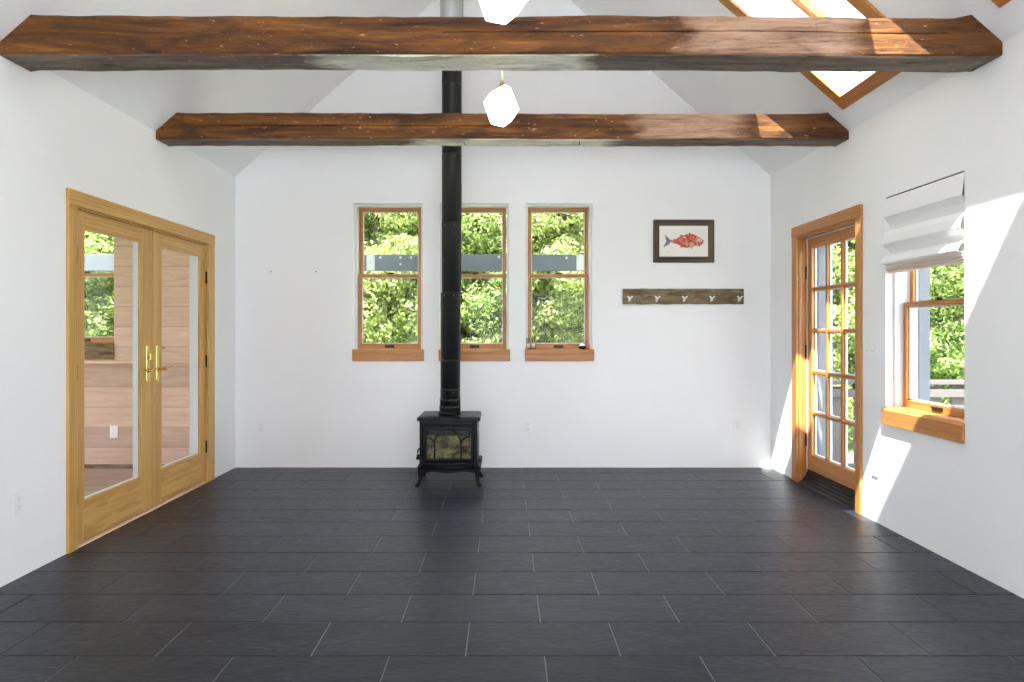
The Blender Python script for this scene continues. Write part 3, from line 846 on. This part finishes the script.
t.tube([(dx0 - .054, yf - .038, .238), (dx0 - .02, yf - .038, .238)], [.011, .015], 12)
t.build('handle', M['castiron'], dr)
for q in (.26, .44):
    t = MB()
    t.tube([(dx1 + .004, yf - .014, q - .018), (dx1 + .004, yf - .014, q + .018)], .008, 8)
    t.build('hinge', M['castiron'], dr)
t = MB(); t.tube([(SX, yf - .022, .222), (SX, yf - .03, .222)], .011, 10); t.box(SX - .02, SX + .02, yf - .026, yf - .016, .214, .226)
t.build('latch', M['castiron'], dr)
# base skirt, ash lip, side shelf
t = MB()
t.prism([(SX - .252, yf - .008), (SX + .252, yf - .008), (SX + .258, yb + .01), (SX - .258, yb + .01)], 'Z', .135, .172)
t.build('base', M['castiron'], st, bevel=.008)
arc = [(SX - .225 + .45 * q / 20, yf - .02 - .045 * math.sin(math.pi * q / 20)) for q in range(21)]
t = MB(); t.prism([(SX + .225, yf), (SX - .225, yf)] + arc, 'Z', .150, .176)
t.build('ash_lip', M['castiron'], st, bevel=.006)
t = MB(); t.box(SX + hw, SX + hw + .026, yf + .18, yb - .02, .145, .186); t.build('side_shelf', M['castiron'], st, bevel=.008)
skirt = [(SX - .24, .137)] + [(SX - .24 + .48 * q / 24, .120 - .016 * math.sin(math.pi * q / 24) ** .6 + .016) for q in range(25)] + [(SX + .24, .137)]
t = MB(); t.prism([(SX - .235, .137), (SX - .235, .112), (SX - .2, .108), (SX - .14, .118), (SX, .106), (SX + .14, .118), (SX + .2, .108), (SX + .235, .112), (SX + .235, .137)], 'Y', yf + .004, yf + .018)
t.build('apron', M['castiron'], st, bevel=.003)
for sx_, yy, sy_ in ((-1, yf + .03, -1), (1, yf + .03, -1), (-1, yb - .04, 1), (1, yb - .04, 1)):
    t = MB(); x = SX + sx_ * .222
    t.tube([(x, yy, .142), (x + sx_ * .012, yy + sy_ * .008, .115), (x + sx_ * .012, yy + sy_ * .010, .075), (x + sx_ * .014, yy + sy_ * .014, .04), (x + sx_ * .026, yy + sy_ * .024, .016), (x + sx_ * .034, yy + sy_ * .03, .004)],
           [.030, .024, .017, .0135, .015, .019], 12)
    t.lathe([(.02, 0), (.021, .006), (.016, .014)], x + sx_ * .035, yy + sy_ * .03, 14)
    t.build('leg', M['castiron'], st)
t = MB(); t.lathe([(.095, .567), (.095, .585), (.086, .592)], SX - .008, SY, 36); t.build('flue_collar', M['castiron'], st)

# stove pipe
pcx = SX - .003
p = thing('stove_pipe', 'tall black stove pipe rising from the wood stove through the beams', 'stove pipe', (pcx, SY, .59))
R = .084
cuts = [.592, .64, .70, .785, 1.03, 1.60, 2.19, 2.77, 3.36, 3.78]
for i, (a, b) in enumerate(zip(cuts[:-1], cuts[1:])):
    t = MB(); rr = R + (.006 if i == 0 else .003 if i == 1 else 0)
    t.lathe([(rr - .003, a + .001), (rr, a + .003), (rr, b - .016), (rr + .0022, b - .013), (rr + .0022, b - .009), (rr, b - .006), (rr - .001, b - .001), (rr - .004, b)], pcx + .014 * min(1, (a - .6) / 1.2), SY, 40)
    t.build('pipe_section', M['blackmetal'], p)
for z in (.775, 1.59, 2.18, 2.76):
    for an in (-2.2, -1.2, -.3):
        cx_ = pcx + .014 * min(1, (max([c for c in cuts if c < z]) - .6) / 1.2)
        t = MB(); t.tube([(cx_ + math.cos(an) * (R - .001), SY + math.sin(an) * (R - .001), z - .02), (cx_ + math.cos(an) * (R + .003), SY + math.sin(an) * (R + .003), z - .02)], .0028, 8)
        t.build('rivet', M['galv'], p)
t = MB(); t.lathe([(.094, 3.78), (.098, 3.79), (.098, 4.30), (.099, 4.31), (.098, 4.32), (.098, 4.395)], pcx + .014, SY, 40)
o = t.build('chimney_section', M['galv'], p); o['label'] = 'wider pale galvanised chimney section at the top'

# ------------------------------------------------------------------ picture
pc = thing('framed_picture', 'dark wood framed picture of a red fish on the back wall', 'picture', (1.66, YB, 1.906))
x0, x1, z0, z1 = 1.378, 1.942, 1.906, 2.304; fw = .056
t = MB()
def mitre(b):
    o4 = [(x0, z0), (x1, z0), (x1, z1), (x0, z1)]; i4 = [(x0 + fw, z0 + fw), (x1 - fw, z0 + fw), (x1 - fw, z1 - fw), (x0 + fw, z1 - fw)]
    for q in b:
        r_ = (q + 1) % 4
        vs = []
        for (u, v), d in ((o4[q], YB - .026), (o4[r_], YB - .026), (i4[r_], YB - .016), (i4[q], YB - .016)): vs.append((u, d, v))
        for (u, v) in (o4[q], o4[r_], i4[r_], i4[q]): vs.append((u, YB - .001, v))
        t.add(vs, [(0, 1, 2, 3), (7, 6, 5, 4), (0, 4, 5, 1), (1, 5, 6, 2), (2, 6, 7, 3), (3, 7, 4, 0)])
for q in range(4):
    t = MB(); mitre((q,)); t.build('frame_side', M['darkwood'] if q % 2 == 0 else M['darkwoodZ'], pc, bevel=.003)
pr = B(x0 + fw - .004, x1 - fw + .004, YB - .012, YB - .004, z0 + fw - .004, z1 - fw + .004).build('print', M['paper'], pc)
def fx(u): return x0 + (u - 92) / (778 - 92) * (x1 - x0)
def fz(v): return z1 - (v - 118) / (604 - 118) * (z1 - z0)
def flat(name, polys, mat, d):
    t = MB()
    for P in polys:
        n = len(P); t.add([(fx(u), YB - d, fz(v)) for u, v in P] + [(fx(u), YB - d + .0006, fz(v)) for u, v in P],
                          [list(range(n)), list(range(n, 2 * n))[::-1]] + [(i, (i + 1) % n, n + (i + 1) % n, n + i) for i in range(n)])
    return t.build(name, mat, pr)
def mat_fish():
    t = NT('red_fish_ink'); b = t.bsdf(rgb(206, 70, 66), .8, 0, .1)
    c = t.coords((1, 1, 1)); v = t.n('ShaderNodeTexVoronoi'); v.inputs['Scale'].default_value = 75; t.l(c, 0, v, 'Vector')
    n = t.noise(c, 40, 5, .7); n2 = t.noise(c, 16, 3, .6)
    r = t.ramp(n, 'Fac', [(.33, rgb(140, 44, 46)), (.43, rgb(200, 84, 78)), (.55, rgb(222, 130, 116)), (.64, rgb(236, 216, 202))])
    r2 = t.ramp(v, 'Distance', [(.25, (1, 1, 1, 1)), (.6, (.75, .6, .55, 1))])
    m = t.mix(None, None, r, 0, r2, 0, 'MULTIPLY', .7)
    g = t.ramp(n2, 'Fac', [(.6, (0, 0, 0, 1)), (.68, (1, 1, 1, 1))])
    m2 = t.mix(g, 0, m, 2, rgb(196, 178, 140), None); t.l(m2, 2, b, 'Base Color')
    return t.m
M['fish'] = mat_fish(); M['tail'] = mat_plain('blue_grey_ink', rgb(128, 140, 150), .8, var=.4)
M['ink'] = mat_plain('dark_ink', rgb(72, 44, 46), .8); M['olive'] = mat_plain('olive_ink', rgb(190, 172, 140), .8, var=.3)
M['eyewhite'] = mat_plain('pale_ink', rgb(238, 226, 214), .8)
fb = flat('fish_body', [[(285, 345), (320, 340), (355, 335), (378, 315), (400, 300), (440, 292), (480, 284), (510, 274), (550, 282), (590, 300), (625, 322), (655, 342), (668, 355), (648, 366), (655, 380), (640, 402), (615, 410), (580, 414), (545, 424), (510, 426), (470, 436), (430, 430), (400, 415), (370, 398), (340, 388), (310, 382), (285, 372)]], M['fish'], .0128)
flat('fish_tail', [[(285, 345), (268, 330), (258, 318), (240, 300), (215, 286), (232, 312), (228, 335), (240, 352), (232, 380), (212, 405), (206, 428), (240, 414), (270, 396), (285, 372)]], M['tail'], .0126)
for P in [[(395, 302), (398, 288), (420, 292), (440, 291)], [(455, 288), (470, 276), (480, 284)], [(488, 282), (502, 262), (520, 276)], [(395, 414), (404, 432), (425, 430)], [(600, 412), (608, 424), (625, 408)]]:
    flat('fish_fin', [P], M['ink'], .0126)
flat('side_fin', [[(505, 375), (540, 372), (552, 395), (540, 425), (528, 455), (512, 430), (498, 405)], [(455, 392), (490, 378), (486, 410), (462, 415)]], M['olive'], .0134)
flat('fish_eye', [[(622 + 20 * math.cos(a * .42), 348 + 19 * math.sin(a * .42)) for a in range(15)]], M['eyewhite'], .0134)
flat('pupil', [[(622 + 8 * math.cos(a * .42), 347 + 8 * math.sin(a * .42)) for a in range(15)]], M['ink'], .014)
flat('mouth_line', [[(640, 380), (660, 368), (664, 372), (645, 386)]], M['ink'], .0134)
flat('signature', [[(250, 482), (262, 480), (272, 484), (260, 489)], [(276, 512), (290, 515), (298, 518), (280, 517)]], M['olive'], .0128)

# ------------------------------------------------------------------ coat rack
cr = thing('coat_rack', 'weathered wooden board with five small metal coat hooks below the fish picture', 'coat rack', (1.66, YB, 1.518))
t = MB(); n = 60; top, bot = [], []
for q in range(n + 1):
    x = 1.094 + 1.122 * q / n
    top.append((x, 1.663 + .0035 * noise.noise(Vector((x * 9, 0, 2))))); bot.append((x, 1.519 + .0035 * noise.noise(Vector((x * 9, 4, 2)))))
t.prism(bot + top[::-1], 'Y', YB - .024, YB - .001)
t.build('hook_rail', M['board'], cr, bevel=.002)
for x in (1.154, 1.406, 1.659, 1.912, 2.168):
    t = MB(); yy = YB - .024; z = 1.566
    t.box(x - .009, x + .009, yy - .003, yy, z - .022, z + .022)
    t.tube([(x, yy - .003, z - .008), (x, yy - .02, z - .016), (x, yy - .04, z - .008), (x, yy - .046, z + .012)], [.006, .0055, .005, .006], 8)
    for s_ in (-1, 1):
        t.tube([(x, yy - .003, z), (x + s_ * .008, yy - .02, z + .006), (x + s_ * .018, yy - .034, z + .020)], [.0055, .005, .005], 8)
        t.tube([(x + s_ * .018, yy - .034, z + .018), (x + s_ * .021, yy - .037, z + .026)], .008, 8)
    t.build('coat_hook', M['chrome'], cr)

# ------------------------------------------------------------------ outlets and switches
def outlet(name, label, place, base, gang=0, cat='outlet', group=None):
    """place maps (u along wall, d out of wall, z)"""
    r = thing(name, label, cat, base, group)
    t = MB(); hw_ = .036 if gang == 0 else .08
    t.box(-hw_, hw_, 0, .006, -.058, .058, 0, place); t.build('cover_plate', M['plate'], r, bevel=.0015)
    if gang == 0:
        for dz in (-.02, .02):
            t = MB(); t.box(-.016, .016, .006, .0085, dz - .0135, dz + .0135, 0, place); s_ = t.build('socket', M['plate'], r, bevel=.0012)
            t = MB(); t.box(-.0075, -.0055, .0085, .009, dz - .002, dz + .008, 0, place); t.box(.0055, .0075, .0085, .009, dz - .001, dz + .007, 0, place)
            t.box(-.002, .002, .0085, .009, dz - .010, dz - .006, 0, place); t.build('slot', M['slot'], s_)
    else:
        for u in (-.046, 0, .046):
            t = MB(); t.box(u - .005, u + .005, .006, .0085, -.012, .012, 0, place); t.box(u - .004, u + .004, .008, .018, 0, .008, 0, place)
            t.build('toggle', M['slot'] if False else M['plate'], r, bevel=.001)
def PB(cx, cz, y=YB): return lambda u, d, z: (cx + u, y - d, cz + z)
def PL(cy, cz): return lambda u, d, z: (XL + d, cy + u, cz + z)
def PR(cy, cz): return lambda u, d, z: (XR - d, cy - u, cz + z)
outlet('power_outlet', 'white outlet on the back wall, in the corner left of the stove', PB(-2.27, .376), (-2.27, YB, .376))
outlet('power_outlet', 'white outlet on the back wall below the window with things on its sill', PB(.215, .384), (.215, YB, .384))
outlet('power_outlet', 'white outlet on the back wall below the coat rack\'s right end', PB(2.163, .398), (2.163, YB, .398))
outlet('power_outlet', 'white outlet on the left wall beside the double doors', PL(3.437, .388), (XL, 3.437, .388))
outlet('power_outlet', 'white outlet low on the sunlit right wall between door and window', PR(4.452, .362), (XR, 4.452, .366))
outlet('power_outlet', 'white outlet on the pine boards seen through the double doors', PB(-3.64, .333), (-3.64, YB, .333))
outlet('light_switch', 'wide white switch plate on the right wall between door and window', PR(4.510, 1.140), (XR, 4.510, 1.142), 1, 'light switch')

for (x, lab) in ((-2.175, 'tiny nail in the back wall nearer the left corner'), (-1.757, 'tiny nail in the back wall nearer the left window')):
    t = MB(); z = 1.82
    t.tube([(x, YB + .01, z), (x, YB - .014, z + .003), (x, YB - .0155, z + .003)], [.003, .003, .006], 8)
    tag(t.build('wall_nail', M['nail'], None, (x, YB, z)), lab, 'nail')

# ------------------------------------------------------------------ roman shade
rs = thing('roman_shade', 'white fabric roman shade half raised over the right wall window', 'window shade', (XR, 3.96, 2.14))
ya, yb_ = RW[0] + .004, RW[1] - .004
def sheet(name, prof, mat, thick=.004, bow=0):
    t = MB(); n = len(prof); NY = 16; vs = []
    for side in (0, 1):
        for i in range(NY + 1):
            y = ya + (yb_ - ya) * i / NY
            for j, (x, z) in enumerate(prof):
                sag = bow * math.sin(math.pi * i / NY) * (j / (n - 1))
                vs.append((x + (thick if side else 0) - .004 * math.sin(math.pi * i / NY) * (1 if 0 < j < n - 1 else 0), y, z - sag))
    K = (NY + 1) * n
    fs = []
    for i in range(NY):
        for j in range(n - 1):
            a = i * n + j
            fs.append((a, a + 1, a + n + 1, a + n)); fs.append((K + a, K + a + n, K + a + n + 1, K + a + 1))
    for j in range(n - 1):
        fs.append((j, K + j, K + j + 1, j + 1)); e = NY * n + j; fs.append((e, e + 1, K + e + 1, K + e))
    for i in range(NY):
        a = i * n; fs.append((a, a + n, K + a + n, K + a)); a = i * n + n - 1; fs.append((a, K + a, K + a + n, a + n))
    t.add(vs, fs, 0, False)
    return t.build(name, mat, rs)
X = XR
sheet('upper_fold', [(X + 0.0040, 2.1321), (X - 0.0048, 2.0896), (X - 0.0128, 2.0390), (X - 0.0160, 2.0076), (X - 0.0096, 2.0026), (X + 0.0140, 1.9732), (X + 0.0340, 1.9257)], M['fabric'])
sheet('middle_fold', [(X + 0.0340, 1.9297), (X + 0.0060, 1.9196), (X - 0.0144, 1.8872), (X - 0.0272, 1.8346), (X - 0.0224, 1.8265), (X + 0.0060, 1.8012), (X + 0.0340, 1.7698)], M['fabric'])
sheet('lower_fold', [(X + 0.0340, 1.7739), (X + 0.0040, 1.7637), (X - 0.0224, 1.7435), (X - 0.0384, 1.7131), (X - 0.0352, 1.7050), (X - 0.0000, 1.7010), (X + 0.0340, 1.6949)], M['fabric'])
sheet('hem_pleats', [(X - 0.0080, 1.7050), (X + 0.0040, 1.6909), (X - 0.0096, 1.6848), (X + 0.0100, 1.6767), (X - 0.0064, 1.6686), (X + 0.0140, 1.6605), (X + 0.0000, 1.6524), (X + 0.0220, 1.6443)], M['fabriclin'])
sheet('lining', [(X + .04, 2.125), (X + .041, 1.9), (X + .04, 1.67)], M['fabric'])
t = MB(); t.box(X + .006, X + .045, ya, yb_, 2.127, 2.1385); t.build('head_rail', M['slot'], rs)

# ------------------------------------------------------------------ things on the sill of the third back window
ys_ = YB + .03
M['clear'] = mat_glass('clear_glassware', (.90, .88, .86, 1), 2.0)
for x, lab in ((.217, 'small glass tealight holder against the window\'s left jamb, the outer of two'), (.265, 'small glass tealight holder on the window sill, the inner of two')):
    g = thing('tealight_holder', lab, 'candle holder', (x, ys_, BZ0), 'glass tealight holders on the window sill')
    t = MB(); t.lathe([(.017, BZ0 + .003), (.0215, BZ0 + .007), (.0225, BZ0 + .03), (.020, BZ0 + .06), (.0215, BZ0 + .112), (.0203, BZ0 + .112), (.0185, BZ0 + .06), (.0205, BZ0 + .03), (.015, BZ0 + .014)], x, ys_, 24)
    t.build('glass_cup', M['clear'], g)
    t = MB(); t.lathe([(.0160, BZ0 + .016), (.0165, BZ0 + .052), (.015, BZ0 + .055)], x, ys_, 20); t.build('candle', M['plate'], g)
x = .7245
g = thing('glass_bowl', 'tiny dark round bowl with a shiny top on the window sill', 'bowl', (x, ys_, BZ0))
t = MB(); t.lathe([(.016, BZ0), (.026, BZ0 + .008), (.032, BZ0 + .022), (.031, BZ0 + .034)], x, ys_, 28); t.build('base', M['blackmetal'], g)
t = MB(); t.lathe([(.031, BZ0 + .034), (.027, BZ0 + .046), (.015, BZ0 + .055), (.004, BZ0 + .058)], x, ys_, 28); t.build('lid', M['chrome'], g)
x = .7705
M['red'] = mat_plain('red_lacquer', rgb(206, 92, 78), .35)
g = thing('small_bottle', 'tiny red bottle beside the dark bowl on the window sill', 'bottle', (x, ys_, BZ0))
t = MB(); t.lathe([(.012, BZ0), (.013, BZ0 + .004), (.013, BZ0 + .045), (.006, BZ0 + .058), (.006, BZ0 + .066)], x, ys_, 20); t.build('body', M['red'], g)
t = MB(); t.lathe([(.0075, BZ0 + .066), (.0075, BZ0 + .092), (.005, BZ0 + .095)], x, ys_, 16); t.build('cap', M['red'], g)

# ------------------------------------------------------------------ outside
struct(B(-40, 40, -30, 60, -1.0, -.7).build('ground', M['grass']), 'sunlit lawn outside', 'ground')
struct(B(XR + TH, 5.2, -1.0, 6.35, -.16, -.10).build('floor_deck', M['deckfloor']), 'grey deck outside the right wall', 'deck')
M['terrace'] = mat_plain('pale_bounce_terrace', rgb(212, 217, 226), .85, 0, .3, 20, var=.06)  # unseen slab added to bounce sunlight up onto the ceiling
struct(B(-9, 9, -16, YF - TH, -.2, -.12).build('floor_bounce_terrace', M['terrace']), 'unseen pale terrace behind the viewer, added to bounce light indoors', 'terrace')
# deck railing closing the end of the deck
yr = 6.2
rl = thing('deck_railing', 'weathered grey board deck railing outside the right wall door and window', 'railing', (3.9, yr, -.10))
for z0, z1, d in ((.775, .815, .045), (.655, .735, .02), (-.04, .04, .02)):
    t = MB(); t.box(XR + TH + .02, 5.2, yr - d, yr + d, z0, z1); t.build('rail', M['deckgrey'], rl, bevel=.004)
x = 2.74; w = .115
bx_ = [3.01, 3.26, 3.49, 3.72, 3.945, 4.165, 4.39, 4.615, 4.84]
for x in bx_:
    t = MB(); t.box(x, x + .125, yr + .021, yr + .043, -.09, .735 + .02); t.build('board', M['deckgrey'], rl, bevel=.003)
for x in (2.72, 5.1):
    t = MB(); t.box(x, x + .09, yr - .045, yr + .02, -.10, .775); t.build('post', M['deckgrey'], rl, bevel=.004)
# grey beam beyond the back windows, on posts
gb = thing('outdoor_beam', 'blue-grey horizontal beam on posts crossing beyond the rear windows', 'beam', (-2, 7.03, -.7))
by = 7.0; q = by / 7.60
def bz(z): return CAMZ + (z - CAMZ) * q
t = MB(); t.box(-8.0, 2.9, by, by + .06, bz(1.955), bz(2.14)); t.build('beam', M['steel'], gb, bevel=.004)
for x in (-7.6, -2.62, 2.72):
    t = MB(); t.box(x - .06, x + .06, by + .06, by + .18, -.7, bz(2.14)); t.build('post', M['steel'], gb, bevel=.004)
for x, z in ((-1.42, 2.105), (-1.19, 2.105), (-1.07, 2.105), (-1.19, 2.03), (-.07, 2.11), (.265, 2.10), (.70, 2.10), (.98, 2.03)):
    t = MB(); t.tube([(x * q, by + .002, bz(z)), (x * q, by - .01, bz(z))], .013, 10); t.build('bolt', M['galv'], gb)
for x in (-1.53, .86):
    t = MB(); t.box(x * q - .042, x * q + .042, by - .006, by, bz(1.957), bz(2.138)); t.build('splice_plate', M['galv'], gb, bevel=.002)

# trees: three kinds of crown built once, copied with their parts
def foliage(name, rx, rz, zc, nclump, nleaf, size, mat, rng, fill):
    C = []
    while len(C) < nclump:
        v = Vector((rng.gauss(0, 1), rng.gauss(0, 1), rng.gauss(0, 1))).normalized()
        rr = rng.uniform(fill, 1) ** .6
        C.append((v.x * rx * rr, v.y * rx * rr, zc + v.z * rz * rr))
    nr = np.random.default_rng(rng.randint(0, 9999))
    C = np.array(C); cr = nr.uniform(.22, .5, nclump) * rx / 1.6
    idx = nr.integers(0, nclump, nclump * nleaf)
    n = len(idx)
    d = nr.normal(size=(n, 3)); d /= np.linalg.norm(d, axis=1)[:, None]
    rad = cr[idx] * nr.uniform(.55, 1.0, n)
    P = C[idx] + d * rad[:, None] * np.array([1.15, 1.15, .75])
    nn = d * .7 + nr.normal(size=(n, 3)) * .6 + np.array([0, 0, .5]); nn /= np.linalg.norm(nn, axis=1)[:, None]
    a = np.cross(nn, nr.normal(size=(n, 3))); a /= np.linalg.norm(a, axis=1)[:, None]
    b = np.cross(nn, a)
    L = size * nr.uniform(.7, 1.35, n)[:, None]; Wd = L * .5
    V = np.stack([P - a * L, P + b * Wd - nn * L * .12, P + a * L, P - b * Wd - nn * L * .12], 1).reshape(-1, 3)
    me = bpy.data.meshes.new(name); me.vertices.add(len(V)); me.vertices.foreach_set('co', V.ravel())
    me.loops.add(n * 4); me.loops.foreach_set('vertex_index', np.arange(n * 4, dtype=np.int32))
    me.polygons.add(n); me.polygons.foreach_set('loop_start', np.arange(0, n * 4, 4, dtype=np.int32))
    me.polygons.foreach_set('loop_total', np.full(n, 4, dtype=np.int32))
    me.materials.append(mat); me.update(); me.validate()
    return me
def trunk(h, r, rng):
    t = MB(); pts = [(0, 0, 0)]; x = y = 0
    for q in range(1, 7):
        x += rng.uniform(-.06, .06); y += rng.uniform(-.06, .06); pts.append((x, y, h * q / 6))
    t.tube(pts, [r * (1.15 - .13 * q) for q in range(7)], 10)
    for q in range(7):
        a = rng.uniform(0, 6.28); i = rng.randint(2, 5); p = Vector(pts[i]); l = rng.uniform(.5, .9) * h * .25
        e = p + Vector((math.cos(a) * l, math.sin(a) * l, l * .9))
        t.tube([p, (p + e) / 2 + Vector((0, 0, -.06)), e], [r * .45, r * .3, r * .12], 6)
    return t
rng = random.Random(21)
LB = mat_leaf('spring_green_leaves', [rgb(116, 134, 72), rgb(150, 164, 98), rgb(178, 190, 124), rgb(202, 208, 158)])
LM = mat_leaf('mid_green_leaves', [rgb(94, 116, 64), rgb(128, 148, 84), rgb(158, 176, 108), rgb(186, 198, 140)])
LD = mat_leaf('deep_green_leaves', [rgb(60, 82, 44), rgb(88, 112, 60), rgb(122, 142, 82), rgb(156, 172, 112)])
fol = [foliage('foliage', 1.55, 3.0, 3.0, 250, 480, .038, LB, rng, .25),
       foliage('foliage', 1.55, 3.0, 3.0, 250, 480, .036, LM, rng, .25),
       foliage('foliage', 2.8, 4.6, 4.4, 300, 330, .06, LD, rng, .3)]
trk = [trunk(4.6, .12, rng), trunk(4.6, .12, rng), trunk(7.5, .2, rng)]
protos = []
for i in range(3):
    r = empty('leafy_tree', (0, 0, -.7))
    o = bpy.data.objects.new('foliage', fol[i]); COL.objects.link(o); o.parent = r
    t = trk[i].build('trunk', M['bark']); t.parent = r
    protos.append(r)
used = set()
def tree(kind, x, y, s, rz, label, group):
    p = protos[kind]
    if kind in used:
        r = p.copy(); COL.objects.link(r)
        for ch in list(p.children):
            if ch.parent == p:
                c = ch.copy(); COL.objects.link(c); c.parent = r
    else:
        r = p; used.add(kind)
    r.location = (x, y, -.7); r.rotation_euler = (0, 0, rz); r.scale = (s, s, s)
    tag(r, label, 'tree', group)
G1 = 'leafy trees filling the windows'
tree(0, -2.35, 11.6, 1.0, .4, 'bright green leafy tree seen through the rear window left of the stove pipe', G1)
tree(1, -.55, 12.3, 1.0, 1.9, 'green leafy tree behind the stove pipe\'s window', G1)
tree(0, 1.35, 11.9, 1.0, 3.3, 'light green leafy tree seen through the rear window with things on its sill', G1)
tree(0, -7.7, 12.2, 1.05, 5.1, 'pale leafy tree seen through the pine room window beyond the double doors', G1)
tree(0, 5.35, 11.6, .95, 2.2, 'sunlit leafy tree seen through the glazed door\'s panes', G1)
tree(1, 7.6, 11.3, 1.1, .9, 'green leafy tree seen through the window under the roman shade', G1)
G2 = 'taller trees standing behind the leafy trees'
xx = -14.0; q = 0
while xx < 16:
    tree(2, xx, 17.2 + (q % 2) * 1.8, .86 + .05 * (q % 3), q * 1.7, 'tall darker tree standing behind the leafy trees outside', G2)
    xx += 2.6; q += 1

# ------------------------------------------------------------------ light
w = bpy.data.worlds.new('sky'); SC.world = w; w.use_nodes = True
nt = w.node_tree; bg = nt.nodes['Background']
bg.inputs[0].default_value = (.92, .935, 1.055, 1); bg.inputs[1].default_value = 3.0
sun = bpy.data.lights.new('sun', 'SUN'); sun.energy = 14.0; sun.angle = math.radians(.53); sun.color = (1, .96, .90)
so = bpy.data.objects.new('sun', sun); COL.objects.link(so)
d = Vector((.21, .54, -1.0))
so.rotation_euler = d.to_track_quat('-Z', 'Y').to_euler(); so.location = (-3, -10, 15)

# ------------------------------------------------------------------ camera
cam = bpy.data.cameras.new('camera'); co = bpy.data.objects.new('camera', cam); COL.objects.link(co)
co.location = (0, 0, CAMZ); co.rotation_euler = (math.radians(90), 0, 0)
cam.sensor_width = 36; cam.sensor_fit = 'HORIZONTAL'; cam.lens = 667 / 1024 * 36
cam.shift_x = 7 / 1024; cam.shift_y = -11 / 1024; cam.clip_start = .05; cam.clip_end = 300
SC.camera = co

SC.view_settings.view_transform = 'Standard'; SC.view_settings.look = 'None'
SC.view_settings.gamma = 1; SC.view_settings.use_curve_mapping = False
SC.view_settings.exposure = 1.25
SC.cycles.use_denoising = True
SC.cycles.max_bounces = 14; SC.cycles.diffuse_bounces = 10; SC.cycles.glossy_bounces = 6; SC.cycles.transparent_max_bounces = 24
SC.cycles.sample_clamp_indirect = 6
